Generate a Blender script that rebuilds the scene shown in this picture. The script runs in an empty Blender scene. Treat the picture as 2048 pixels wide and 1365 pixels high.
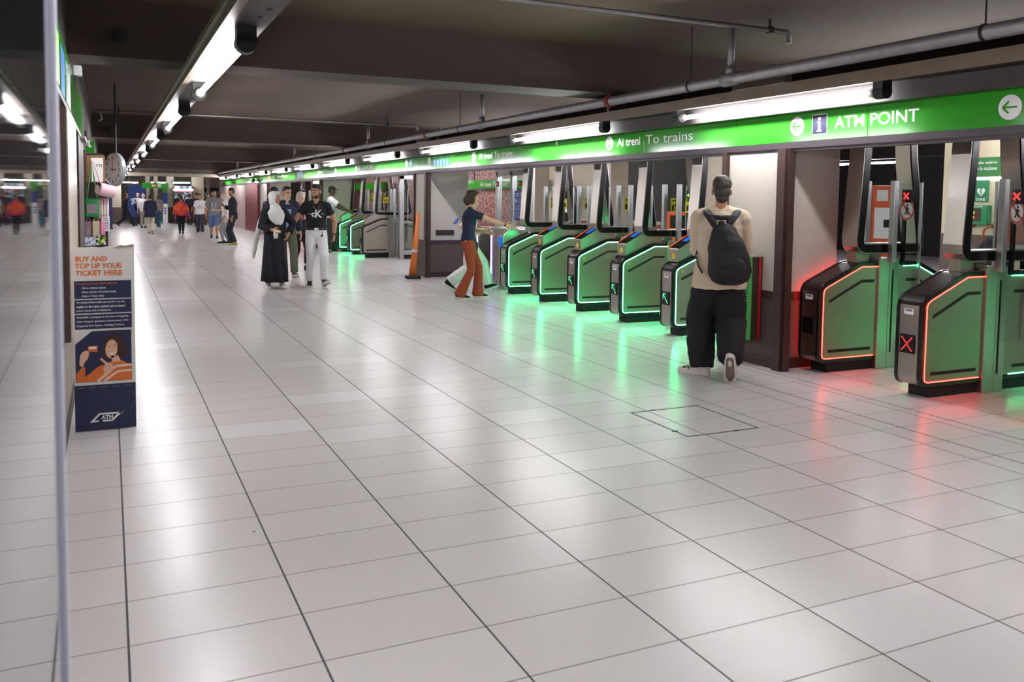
import bpy, bmesh, math, random
from mathutils import Vector, Matrix, Euler
S = bpy.context.scene
C = S.collection
random.seed(7)
PI = math.pi
R = math.radians

# ------------------------------------------------------------------ camera
F_PX, YAW, PITCH, ROLL, CY = 1735.3, 0.435, 0.0657, 0.0126, 511.6
fwd = Vector((math.sin(YAW)*math.cos(PITCH), math.cos(YAW)*math.cos(PITCH), -math.sin(PITCH)))
r0 = Vector((math.cos(YAW), -math.sin(YAW), 0))
u0 = r0.cross(fwd)
cr = r0*math.cos(ROLL) + u0*math.sin(ROLL)
cu = u0*math.cos(ROLL) - r0*math.sin(ROLL)
cam_d = bpy.data.cameras.new('camera')
cam = bpy.data.objects.new('camera', cam_d)
C.objects.link(cam)
cam.matrix_world = Matrix(((cr.x, cu.x, -fwd.x, 0), (cr.y, cu.y, -fwd.y, 0), (cr.z, cu.z, -fwd.z, 1.55), (0, 0, 0, 1)))
cam_d.sensor_width = 36
cam_d.sensor_fit = 'HORIZONTAL'
cam_d.lens = F_PX*36/2048
cam_d.shift_y = -(682.5-CY)/2048
cam_d.clip_start = 0.05
cam_d.clip_end = 200
cam_d.dof.use_dof = True
cam_d.dof.focus_distance = 9.0
cam_d.dof.aperture_fstop = 4.5
S.camera = cam

# ------------------------------------------------------------------ light and exposure
TUBE = 96.0          # brightness of the fluorescent tubes
LED = 6.0            # brightness of the gate light strips
W = bpy.data.worlds.new('station_air')
S.world = W
W.use_nodes = True
W.node_tree.nodes['Background'].inputs[0].default_value = (0.5, 0.52, 0.6, 1)
W.node_tree.nodes['Background'].inputs[1].default_value = 0.10
S.view_settings.view_transform = 'Standard'
S.view_settings.look = 'None'
S.view_settings.gamma = 1
S.view_settings.use_curve_mapping = False
S.view_settings.exposure = 0.12
try:
    S.cycles.max_bounces = 10
    S.cycles.transparent_max_bounces = 24
    S.cycles.caustics_reflective = False
    S.cycles.sample_clamp_indirect = 6.0
    S.cycles.use_denoising = True
except Exception:
    pass

# ------------------------------------------------------------------ materials
def lin(h):
    h = h.lstrip('#')
    v = [int(h[i:i+2], 16)/255 for i in (0, 2, 4)]
    return tuple(x/12.92 if x <= .04045 else ((x+.055)/1.055)**2.4 for x in v) + (1,)

MATS = {}
def mat(name, col, rough=.6, metal=0., bump=0., scale=40., vary=0., spec=.5, stretch=None, coat=0., emit=None, es=0., ior=1.5):
    """procedural material: colour broken by noise, optional bump, optional brushed stretch"""
    if name in MATS:
        return MATS[name]
    m = bpy.data.materials.new(name)
    m.use_nodes = True
    nt = m.node_tree
    b = nt.nodes['Principled BSDF']
    c = lin(col) if isinstance(col, str) else tuple(col)+(1,)
    b.inputs['Base Color'].default_value = c
    b.inputs['Roughness'].default_value = rough
    b.inputs['Metallic'].default_value = metal
    b.inputs['Specular IOR Level'].default_value = spec
    b.inputs['IOR'].default_value = ior
    if coat:
        b.inputs['Coat Weight'].default_value = coat
        b.inputs['Coat Roughness'].default_value = .05
    if emit:
        b.inputs['Emission Color'].default_value = lin(emit) if isinstance(emit, str) else tuple(emit)+(1,)
        b.inputs['Emission Strength'].default_value = es
    if vary or bump:
        tc = nt.nodes.new('ShaderNodeTexCoord')
        mp = nt.nodes.new('ShaderNodeMapping')
        nt.links.new(tc.outputs['Object'], mp.inputs['Vector'])
        if stretch:
            mp.inputs['Scale'].default_value = stretch
        n = nt.nodes.new('ShaderNodeTexNoise')
        n.inputs['Scale'].default_value = scale
        n.inputs['Detail'].default_value = 4
        nt.links.new(mp.outputs[0], n.inputs['Vector'])
        if vary:
            mx = nt.nodes.new('ShaderNodeMix')
            mx.data_type = 'RGBA'
            mx.inputs[6].default_value = tuple(x*(1-vary) for x in c[:3])+(1,)
            mx.inputs[7].default_value = tuple(min(1, x*(1+vary)) for x in c[:3])+(1,)
            nt.links.new(n.outputs[0], mx.inputs[0])
            nt.links.new(mx.outputs[2], b.inputs['Base Color'])
        if bump:
            bp = nt.nodes.new('ShaderNodeBump')
            bp.inputs['Strength'].default_value = bump
            bp.inputs['Distance'].default_value = .01
            nt.links.new(n.outputs[0], bp.inputs['Height'])
            nt.links.new(bp.outputs[0], b.inputs['Normal'])
    MATS[name] = m
    return m

def emis(name, col, s):
    if name in MATS:
        return MATS[name]
    m = bpy.data.materials.new(name)
    m.use_nodes = True
    nt = m.node_tree
    nt.nodes.remove(nt.nodes['Principled BSDF'])
    e = nt.nodes.new('ShaderNodeEmission')
    e.inputs[0].default_value = lin(col) if isinstance(col, str) else tuple(col)+(1,)
    e.inputs[1].default_value = s
    nt.links.new(e.outputs[0], nt.nodes['Material Output'].inputs[0])
    MATS[name] = m
    return m

def glass(name, tint=(.93, .97, .96), refl=1.0):
    """thin sheet of glass: see-through plus a Fresnel mirror"""
    if name in MATS:
        return MATS[name]
    m = bpy.data.materials.new(name)
    m.use_nodes = True
    nt = m.node_tree
    nt.nodes.remove(nt.nodes['Principled BSDF'])
    t = nt.nodes.new('ShaderNodeBsdfTransparent')
    t.inputs[0].default_value = tint+(1,)
    g = nt.nodes.new('ShaderNodeBsdfGlossy')
    g.inputs['Roughness'].default_value = .02
    f = nt.nodes.new('ShaderNodeFresnel')
    f.inputs[0].default_value = 1.45
    mx = nt.nodes.new('ShaderNodeMixShader')
    ge = nt.nodes.new('ShaderNodeNewGeometry')
    inv = nt.nodes.new('ShaderNodeMath'); inv.operation = 'SUBTRACT'; inv.inputs[0].default_value = 1
    nt.links.new(ge.outputs['Backfacing'], inv.inputs[1])
    mu = nt.nodes.new('ShaderNodeMath'); mu.operation = 'MULTIPLY'
    nt.links.new(f.outputs[0], mu.inputs[0]); nt.links.new(inv.outputs[0], mu.inputs[1])
    nt.links.new(mu.outputs[0], mx.inputs[0])
    nt.links.new(t.outputs[0], mx.inputs[1])
    nt.links.new(g.outputs[0], mx.inputs[2])
    nt.links.new(mx.outputs[0], nt.nodes['Material Output'].inputs[0])
    MATS[name] = m
    return m

# ------------------------------------------------------------------ mesh helpers
def box(bm, x0, x1, y0, y1, z0, z1, mi=0):
    vs = [bm.verts.new(p) for p in ((x0,y0,z0),(x1,y0,z0),(x1,y1,z0),(x0,y1,z0),(x0,y0,z1),(x1,y0,z1),(x1,y1,z1),(x0,y1,z1))]
    for q in ((3,2,1,0),(4,5,6,7),(0,1,5,4),(1,2,6,5),(2,3,7,6),(3,0,4,7)):
        f = bm.faces.new([vs[i] for i in q])
        f.material_index = mi
    return vs

def frame_of(t, ref):
    t = t.normalized()
    a = ref - t*ref.dot(t)
    if a.length < 1e-5:
        a = Vector((1, 0, 0)) - t*t.x
        if a.length < 1e-5:
            a = Vector((0, 1, 0))
    a.normalize()
    return a, t.cross(a)

def tube(bm, pts, rad, ref=(1, 0, 0), n=12, dome=False, mi=0, close=True):
    """loft along pts; rad holds r or (a along ref, b across)"""
    pts = [Vector(p) for p in pts]
    if not isinstance(rad, (list, tuple)):
        rad = [rad]*len(pts)
    rad = [(r, r) if not isinstance(r, (list, tuple)) else r for r in rad]
    ref = Vector(ref)
    if dome:
        d0 = (pts[0]-pts[1]).normalized()
        d1 = (pts[-1]-pts[-2]).normalized()
        ra, rb = min(rad[0]), min(rad[-1])
        P0, R0 = [], []
        for k in (1.0, .8, .45):
            c = math.sqrt(max(0, 1-k*k))
            P0.append(pts[0]+d0*ra*k); R0.append((rad[0][0]*max(c, .05), rad[0][1]*max(c, .05)))
        P1, R1 = [], []
        for k in (.45, .8, 1.0):
            c = math.sqrt(max(0, 1-k*k))
            P1.append(pts[-1]+d1*rb*k); R1.append((rad[-1][0]*max(c, .05), rad[-1][1]*max(c, .05)))
        pts = P0+pts+P1
        rad = R0+rad+R1
    rings = []
    L = len(pts)
    for i in range(L):
        if i == 0: t = pts[1]-pts[0]
        elif i == L-1: t = pts[-1]-pts[-2]
        else: t = (pts[i]-pts[i-1]).normalized()+(pts[i+1]-pts[i]).normalized()
        if t.length < 1e-7: t = pts[i+1]-pts[i-1] if 0 < i < L-1 else Vector((0, 0, 1))
        a, b = frame_of(t, ref)
        rings.append([bm.verts.new(pts[i]+a*(rad[i][0]*math.cos(2*PI*k/n))+b*(rad[i][1]*math.sin(2*PI*k/n))) for k in range(n)])
    for i in range(L-1):
        for k in range(n):
            f = bm.faces.new((rings[i][k], rings[i][(k+1) % n], rings[i+1][(k+1) % n], rings[i+1][k]))
            f.material_index = mi
    if close:
        for rg, fl in ((rings[0], True), (rings[-1], False)):
            f = bm.faces.new(list(reversed(rg)) if fl else rg)
            f.material_index = mi
    return rings

def ell(bm, c, r, M=None, seg=16, mi=0):
    T = Matrix.Translation(Vector(c)) @ Matrix.Diagonal((r[0], r[1], r[2], 1))
    if M is not None:
        T = M @ T
    res = bmesh.ops.create_uvsphere(bm, u_segments=seg, v_segments=max(6, seg*2//3), radius=1, matrix=T)
    for v in res['verts']:
        for f in v.link_faces:
            f.material_index = mi

def prism(bm, poly, axis, d0, d1, mi=0):
    """poly of 2D points extruded along axis: 'x' -> (y,z), 'y' -> (x,z), 'z' -> (x,y)"""
    def P(p, d):
        return {'x': (d, p[0], p[1]), 'y': (p[0], d, p[1]), 'z': (p[0], p[1], d)}[axis]
    a = [bm.verts.new(P(p, d0)) for p in poly]
    b = [bm.verts.new(P(p, d1)) for p in poly]
    n = len(poly)
    fs = [bm.faces.new(a), bm.faces.new(list(reversed(b)))]
    for i in range(n):
        fs.append(bm.faces.new((a[(i+1) % n], a[i], b[i], b[(i+1) % n])))
    for f in fs:
        f.material_index = mi
    return fs

def finish(bm, name, mats, smooth=False, bevel=0., seg=2):
    if bevel:
        bmesh.ops.remove_doubles(bm, verts=bm.verts, dist=1e-6)
        es = [e for e in bm.edges if len(e.link_faces) == 2 and e.calc_face_angle(0) > R(35)]
        bmesh.ops.bevel(bm, geom=es, offset=bevel, segments=seg, affect='EDGES', profile=.5)
    bmesh.ops.recalc_face_normals(bm, faces=bm.faces)
    me = bpy.data.meshes.new(name)
    bm.to_mesh(me)
    bm.free()
    for m in (mats if isinstance(mats, (list, tuple)) else [mats]):
        me.materials.append(m)
    if smooth:
        for p in me.polygons:
            p.use_smooth = True
    return me

def obj(name, bm, mats, parent=None, smooth=False, bevel=0., loc=None, rot=None, label=None, seg=2):
    me = finish(bm, name, mats, smooth, bevel, seg)
    o = bpy.data.objects.new(name, me)
    C.objects.link(o)
    if parent: o.parent = parent
    if loc: o.location = loc
    if rot: o.rotation_euler = rot
    if label: o['label'] = label
    return o

def tag(o, label, cat, group=None, kind=None):
    o['label'] = label
    o['category'] = cat
    if group: o['group'] = group
    if kind: o['kind'] = kind
    return o

def thing(name, label, cat, loc=(0, 0, 0), rz=0, group=None):
    o = bpy.data.objects.new(name, None)
    C.objects.link(o)
    o.empty_display_size = .05
    o.location = loc
    o.rotation_euler = (0, 0, rz)
    return tag(o, label, cat, group)

def struct(name, bm, m, label=None, **k):
    o = obj(name, bm, m, **k)
    o['kind'] = 'structure'
    return o

def kids(o):
    return [c for c in bpy.data.objects if c.parent == o]

def dup(root, loc, label=None, group=None, rz=None, skip=()):
    r = root.copy(); C.objects.link(r); r.location = loc
    if rz is not None: r.rotation_euler = (0, 0, rz)
    if label: r['label'] = label
    if group: r['group'] = group
    for ch in kids(root):
        if ch.name.split('.')[0] in skip: continue
        c = ch.copy(); C.objects.link(c); c.parent = r
        for g in kids(ch):
            d = g.copy(); C.objects.link(d); d.parent = c
    return r

def basis(ax, ay, az, loc):
    ax, ay, az = Vector(ax), Vector(ay), Vector(az)
    return Matrix(((ax.x, ay.x, az.x, loc[0]), (ax.y, ay.y, az.y, loc[1]), (ax.z, ay.z, az.z, loc[2]), (0, 0, 0, 1)))

FACE_NX = ((0, -1, 0), (0, 0, 1), (-1, 0, 0))     # lettering read from the corridor, on a wall facing -x
FACE_NY = ((1, 0, 0), (0, 0, 1), (0, -1, 0))      # lettering on a face looking back at the camera
FACE_PX = ((0, 1, 0), (0, 0, 1), (1, 0, 0))       # on a wall facing +x

def text(name, s, m, face, loc, h, parent=None, w=None, align='CENTER', bold=0., thick=.0015, label=None):
    cu_ = bpy.data.curves.new('txt', 'FONT')
    cu_.body = s
    cu_.size = 1
    cu_.align_x = align
    cu_.align_y = 'CENTER'
    cu_.resolution_u = 3
    cu_.offset = bold
    cu_.extrude = .5
    o = bpy.data.objects.new('txt', cu_)
    C.objects.link(o)
    dg = bpy.context.evaluated_depsgraph_get()
    me = bpy.data.meshes.new_from_object(o.evaluated_get(dg))
    bpy.data.objects.remove(o)
    xs = [v.co.x for v in me.vertices]; ys = [v.co.y for v in me.vertices]
    W0, H0 = max(xs)-min(xs), max(ys)-min(ys)
    yc = (max(ys)+min(ys))/2
    sy = h/H0
    sx = w/W0 if w else sy
    for v in me.vertices:
        v.co = Vector((v.co.x*sx, (v.co.y-yc)*sy, (v.co.z+.5)*thick))
    me.transform(basis(*face, loc))
    me.materials.clear()
    me.materials.append(m)
    q = bpy.data.objects.new(name, me)
    C.objects.link(q)
    if parent: q.parent = parent
    if label: q['label'] = label
    return q

def flat(name, polys, m, face, loc, parent=None, thick=.0012, label=None):
    """thin printed shapes: list of 2D polygons, in metres, on a face"""
    bm = bmesh.new()
    for k, p in enumerate(polys):
        prism(bm, p, 'z', 0, thick)
    me = finish(bm, name, m)
    me.transform(basis(*face, loc))
    q = bpy.data.objects.new(name, me)
    C.objects.link(q)
    if parent: q.parent = parent
    if label: q['label'] = label
    return q

def disc(r, n=28, cx=0, cy=0):
    return [(cx+r*math.cos(2*PI*k/n), cy+r*math.sin(2*PI*k/n)) for k in range(n)]
def rect(w, h, cx=0, cy=0):
    return [(cx-w/2, cy-h/2), (cx+w/2, cy-h/2), (cx+w/2, cy+h/2), (cx-w/2, cy+h/2)]
def rrect(w, h, r, cx=0, cy=0):
    out = []
    for sx, sy, a0 in ((1, 1, 0), (-1, 1, 90), (-1, -1, 180), (1, -1, 270)):
        for k in range(4):
            a = R(a0+k*30)
            out.append((cx+sx*(w/2-r)+r*math.cos(a), cy+sy*(h/2-r)+r*math.sin(a)))
    return out
def bar(p, q, w):
    d = Vector((q[0]-p[0], q[1]-p[1])); d.normalize()
    n = Vector((-d.y, d.x))*w/2
    return [(p[0]-n.x, p[1]-n.y), (q[0]-n.x, q[1]-n.y), (q[0]+n.x, q[1]+n.y), (p[0]+n.x, p[1]+n.y)]
def arrow(s, ang):
    """three bars making an arrow of size s pointing at ang degrees"""
    out = []
    c, q = math.cos(R(ang)), math.sin(R(ang))
    rot = lambda p: (p[0]*c-p[1]*q, p[0]*q+p[1]*c)
    for a, b in (((-s, 0), (s*.95, 0)), ((s, 0), (s*.15, s*.75)), ((s, 0), (s*.15, -s*.75))):
        out.append(bar(rot(a), rot(b), s*.26))
    return out

# shared materials
steel = mat('brushed_steel', '#b9b4ae', .34, 1., bump=.06, scale=60, stretch=(1, 1, 30))
steel_l = mat('satin_aluminium', '#c9c9cc', .3, 1., vary=.06, scale=20)
black = mat('black_gloss', '#0c0b0d', .22)
blackm = mat('black_matt', '#111113', .7, vary=.2, scale=30)
white = mat('white_paint', '#e9e9ea', .5, vary=.03, scale=12)
whitep = mat('white_print', '#f2f2f2', .55, vary=.02, scale=30)
navyp = mat('navy_print', '#20264a', .5, vary=.08, scale=30)
orangep = mat('orange_print', '#d9702c', .55, vary=.05, scale=30)
greenp = mat('sign_green', '#38992c', .10, vary=.05, scale=3, spec=.35)
bluep = mat('sign_blue', '#1c67c8', .35, vary=.04, scale=20)
redp = mat('sign_red', '#c8202a', .4, vary=.05, scale=20)
yellowp = mat('sign_yellow', '#f0d51c', .45, vary=.04, scale=20)
brownm = mat('brown_metal', '#43302c', .38, .2, vary=.25, scale=9, bump=.1)
railm = mat('grey_rail', '#4b4349', .45, .4, vary=.12, scale=8)
pane = glass('clear_glass')
# ------------------------------------------------------------------ floor
def floor_material():
    m = bpy.data.materials.new('floor_tiles')
    m.use_nodes = True
    nt = m.node_tree
    N, L = nt.nodes, nt.links
    b = N['Principled BSDF']
    tc = N.new('ShaderNodeTexCoord')
    sp = N.new('ShaderNodeSeparateXYZ')
    L.new(tc.outputs['Object'], sp.inputs[0])
    def mth(op, a, b_=None, c_=None):
        n = N.new('ShaderNodeMath'); n.operation = op
        for i, v in enumerate((a, b_, c_)):
            if v is None: continue
            if isinstance(v, (int, float)): n.inputs[i].default_value = v
            else: L.new(v, n.inputs[i])
        return n.outputs[0]
    TW, TL = .5893, .3598
    u = mth('DIVIDE', mth('SUBTRACT', sp.outputs[0], .0366), TW)
    v = mth('DIVIDE', mth('SUBTRACT', sp.outputs[1], 5.6764), TL)
    def joint(t, half, size):
        f = mth('FRACT', t)
        d = mth('MINIMUM', f, mth('SUBTRACT', 1, f))
        return mth('LESS_THAN', mth('MULTIPLY', d, size), half)
    ju = joint(u, .0040, TW)
    jv = joint(v, .0028, TL)
    def line(x, c, half):
        return mth('LESS_THAN', mth('ABSOLUTE', mth('SUBTRACT', x, c)), half)
    duct = mth('MAXIMUM', line(sp.outputs[0], 4.955, .006), line(sp.outputs[0], 5.455, .006))
    cid = N.new('ShaderNodeCombineXYZ')
    L.new(mth('FLOOR', u), cid.inputs[0]); L.new(mth('FLOOR', v), cid.inputs[1])
    wn = N.new('ShaderNodeTexWhiteNoise'); wn.noise_dimensions = '2D'
    L.new(cid.outputs[0], wn.inputs[0])
    ns = N.new('ShaderNodeTexNoise'); ns.inputs['Scale'].default_value = 1.3; ns.inputs['Detail'].default_value = 5
    L.new(tc.outputs['Object'], ns.inputs['Vector'])
    fine = N.new('ShaderNodeTexNoise'); fine.inputs['Scale'].default_value = 160; fine.inputs['Detail'].default_value = 2
    L.new(tc.outputs['Object'], fine.inputs['Vector'])
    spots = N.new('ShaderNodeTexVoronoi'); spots.inputs['Scale'].default_value = 2.3
    L.new(tc.outputs['Object'], spots.inputs['Vector'])
    spot = mth('LESS_THAN', spots.outputs['Distance'], .017)
    tone = mth('MULTIPLY', mth('POWER', wn.outputs[0], 9), .09)
    tone = mth('ADD', tone, mth('MULTIPLY', fine.outputs[0], .03))
    ramp = N.new('ShaderNodeMix'); ramp.data_type = 'RGBA'
    ramp.inputs[6].default_value = lin('#d2cecd'); ramp.inputs[7].default_value = lin('#f2f0f4')
    L.new(mth('MULTIPLY', tone, 3.6), ramp.inputs[0])
    def over(prev, fac, col):
        x = N.new('ShaderNodeMix'); x.data_type = 'RGBA'
        L.new(fac, x.inputs[0]); L.new(prev, x.inputs[6]); x.inputs[7].default_value = lin(col)
        return x.outputs[2]
    c = over(ramp.outputs[2], jv, '#6e6a69')
    c = over(c, ju, '#3c3a3f')
    c = over(c, duct, '#35322f')
    c = over(c, spot, '#6a6260')
    L.new(c, b.inputs['Base Color'])
    rg = mth('ADD', .265, mth('MULTIPLY', wn.outputs[0], .008))
    jj = mth('MAXIMUM', ju, mth('MAXIMUM', jv, duct))
    L.new(mth('ADD', rg, mth('MULTIPLY', jj, .4)), b.inputs['Roughness'])
    b.inputs['Specular IOR Level'].default_value = .55
    return m

bm = bmesh.new(); box(bm, -6, 26, -10, 62, -.1, 0)
struct('floor', bm, floor_material(), 'pale square-cut tile floor of the concourse')

# ------------------------------------------------------------------ ceiling and beams
ceilm = mat('ceiling_plaster', '#4e3d2f', .85, bump=.25, scale=90, vary=.12)
beamm = mat('beam_plaster', '#3d302c', .85, bump=.25, scale=90, vary=.10)
bm = bmesh.new(); box(bm, -6, 26, -10, 62, 3.25, 3.4)
struct('ceiling', bm, ceilm, 'dark brown plaster ceiling')
BEAMS = [-3.4, 8.5, 20.7, 32.8, 44.4, 54]
for k, y in enumerate(BEAMS):
    bm = bmesh.new(); box(bm, -6, 26, y, y+.58, 2.75, 3.25)
    struct('trim_%d' % (k+1), bm, beamm, 'brown ceiling beam crossing the concourse')

# soot stained transverse duct wall far ahead, a pale band under it
bm = bmesh.new(); box(bm, -.2, 5.6, 47.2, 47.9, 2.62, 3.25)
struct('trim_7', bm, mat('stained_plaster', '#5d5650', .9, vary=.75, scale=5), 'mould stained downstand beam far down the corridor')
bm = bmesh.new(); box(bm, -.2, 5.6, 47.1, 47.15, 2.44, 2.60)
struct('trim_8', bm, mat('pale_duct', '#a89a88', .7, vary=.1, scale=6), 'pale strip under the stained downstand beam')

# ------------------------------------------------------------------ right-hand row: concrete pillars, rail above the openings
conc = mat('pale_concrete', '#c9c2b8', .85, bump=.5, scale=120, vary=.10)
dado = mat('dado_brown', '#5f514a', .7, bump=.3, scale=70, vary=.15)
PILLARS = [(-3.4, -2.6), (6.18, 6.92), (15.95, 16.62), (25.2, 26.3), (34.4, 36.3)]
for k, (a, b_) in enumerate(PILLARS):
    xe = 6.28 if k < 2 else 6.44
    bm = bmesh.new()
    box(bm, 5.58, xe, a, b_, .72, 2.75, 0)
    box(bm, 5.578, xe+.002, a-.002, b_+.002, .10, .64, 1)
    box(bm, 5.57, xe+.01, a-.01, b_+.01, .64, .72, 2)
    box(bm, 5.57, xe+.01, a-.01, b_+.01, 0, .10, 2)
    struct('wall_pillar_%d' % (k+1), bm, [conc, dado, brownm], 'concrete pillar between the ticket gate openings')
    # brown steel jambs at the corners
    bm = bmesh.new()
    box(bm, 5.52, 5.60, a-.10, a+.0, 0, 2.03); box(bm, 5.545, 5.62, a-.125, a-.10, 0, 2.03)
    box(bm, 5.54, 5.60, b_, b_+.07, 0, 2.03)
    struct('trim_%d' % (9+k), bm, brownm, 'dark brown steel jamb of a gate opening')

# long wall beyond the last opening
bm = bmesh.new()
box(bm, 5.58, 5.9, 40.6, 58, 0, 2.75)
struct('wall_right', bm, mat('pink_panels', '#c3aca7', .55, vary=.12, scale=1.2, stretch=(1, 14, .2)), 'pale pink panelled wall beyond the gates')
bm = bmesh.new()
box(bm, 5.57, 5.95, 37.0, 40.6, 0, 2.75)
mos = bpy.data.materials.new('mosaic_red')
mos.use_nodes = True
def mosaic(m, c1, c2, sc):
    nt = m.node_tree; b = nt.nodes['Principled BSDF']
    tc = nt.nodes.new('ShaderNodeTexCoord'); v = nt.nodes.new('ShaderNodeTexVoronoi')
    v.inputs['Scale'].default_value = sc
    nt.links.new(tc.outputs['Object'], v.inputs['Vector'])
    n = nt.nodes.new('ShaderNodeTexNoise'); n.inputs['Scale'].default_value = sc*.5; n.inputs['Detail'].default_value = 3
    nt.links.new(tc.outputs['Object'], n.inputs['Vector'])
    r = nt.nodes.new('ShaderNodeValToRGB')
    r.color_ramp.elements[0].position = .44; r.color_ramp.elements[0].color = lin(c1)
    r.color_ramp.elements[1].position = .54; r.color_ramp.elements[1].color = lin(c2)
    nt.links.new(n.outputs[0], r.inputs[0])
    nt.links.new(r.outputs[0], b.inputs['Base Color'])
    b.inputs['Roughness'].default_value = .4
mosaic(mos, '#4d1016', '#9a2a33', 26)
struct('wall_mosaic', bm, mos, 'dark red mosaic wall piece beside the gates')

bm = bmesh.new()
box(bm, 5.56, 5.66, -6, 50, 2.03, 2.086)
box(bm, 5.575, 5.68, -6, 50, 2.005, 2.03)
struct('trim_20', bm, railm, 'grey metal rail under the green sign band')
bm = bmesh.new(); box(bm, 5.66, 5.80, -6, 50, 2.086, 2.75)
struct('wall_header', bm, mat('header_dark', '#332b2a', .8, vary=.2, scale=6), 'dark header wall behind the green sign band')

# ------------------------------------------------------------------ the paid side
lightw = mat('cream_wall', '#bdb4a4', .8, vary=.08, scale=3)
darkw = mat('dark_wall', '#2a2726', .8, vary=.3, scale=2)
mos2 = bpy.data.materials.new('mosaic_pink'); mos2.use_nodes = True
mosaic(mos2, '#6d3a3a', '#c9958c', 20)
def back(n, y0, y1, m, lab, x=13.0, z1=3.25, dep=.3):
    bm = bmesh.new(); box(bm, x, x+dep, y0, y1, 0, z1)
    return struct('wall_back_%d' % n, bm, m, lab)
back(1, 37, 60, mos2, 'pink mosaic wall on the far side of the gates')
back(2, 25.5, 37, mos2, 'pink mosaic wall beyond the wide gate')
back(3, 20.8, 25.5, lightw, 'cream wall beyond the green gates')
back(4, 17.2, 20.8, darkw, 'dark wall behind the gates')
back(5, 14.2, 17.2, lightw, 'cream wall piece beyond the gates')
back(6, 9.4, 24, darkw, 'dark passage wall beyond the red gates', x=22)
aedw = mat('aed_wall', '#cdbfa4', .7, vary=.05, scale=4)
back(7, 8.3, 9.4, aedw, 'cream wall that carries the defibrillator', x=11.7)
back(8, -8, 8.3, darkw, 'dark wall on the far right', x=12.5)
bm = bmesh.new(); box(bm, 12.0, 22.2, 9.3, 9.4, 0, 3.25)
struct('wall_return_1', bm, darkw)
bm = bmesh.new(); box(bm, 11.69, 11.7, 8.3, 9.4, 0, 1.1)
struct('wall_dado', bm, dado)
bm = bmesh.new(); box(bm, 12.85, 12.98, 18.6, 24.5, .0, .92, 0); box(bm, 12.83, 13.0, 18.6, 24.5, .92, 1.0, 1)
struct('wall_low_panel', bm, [mat('red_brown_panel', '#7a3226', .5, vary=.15, scale=5), lightw])
for k, (px, py) in enumerate(((12.0, 24.2), (11.2, 18.4), (11.6, 31.5))):
    bm = bmesh.new(); box(bm, px, px+.5, py, py+.5, 0, 3.25)
    struct('wall_column_%d' % (k+1), bm, lightw, 'cream column on the paid side')

# ------------------------------------------------------------------ left wall
lw = mat('left_wall_paint', '#8b7f77', .6, vary=.25, scale=5, bump=.2)
bm = bmesh.new(); box(bm, -.7, -.27, 1.6, 41.5, 0, 2.10)
struct('wall_left', bm, lw, 'grimy left wall')
bm = bmesh.new(); box(bm, -.7, -.31, 1.6, 41.5, 2.10, 3.25)
struct('wall_left_top', bm, mat('left_top', '#2b2523', .8, vary=.2, scale=5), 'dark wall above the left sign band')
bm = bmesh.new(); box(bm, -.272, -.255, 4.6, 8.6, 0, .09)
struct('baseboard_left', bm, mat('skirting', '#4a423e', .7, vary=.3, scale=12), 'dirty skirting at the foot of the left wall')
bm = bmesh.new(); box(bm, -.75, -.28, -8, .3, 0, 3.25)
struct('wall_left_near', bm, darkw, 'dark wall beside the camera')

# ------------------------------------------------------------------ end wall, far ahead
bm = bmesh.new()
box(bm, -6, 26, 58, 58.3, 0, 3.25)
struct('wall_front', bm, mat('far_wall', '#a59d8f', .8, vary=.1, scale=2), 'far end wall of the concourse')
cream = mat('cream_tile', '#cfc6b2', .6, vary=.06, scale=3)
for k, (x0, x1, y) in enumerate(((.16, .58, 49), (1.78, 2.0, 50.5), (2.2, 2.4, 50.5), (2.85, 3.2, 50.5), (4.1, 4.7, 50.0), (4.95, 5.1, 51))):
    bm = bmesh.new()
    box(bm, x0, x1, y, y+.5, .85, 3.25, 0); box(bm, x0-.01, x1+.01, y-.01, y+.5, 0, .85, 1)
    struct('wall_far_pier_%d' % (k+1), bm, [cream, dado], 'cream pier with a brown foot at the far end')
bm = bmesh.new(); box(bm, -8, 26, -10.3, -10, 0, 3.25)
struct('wall_behind', bm, darkw, 'dark wall behind the viewer')
bm = bmesh.new(); box(bm, 26, 26.3, -10, 62, 0, 3.25)
struct('wall_side', bm, darkw, 'dark side wall far to the right')
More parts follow.
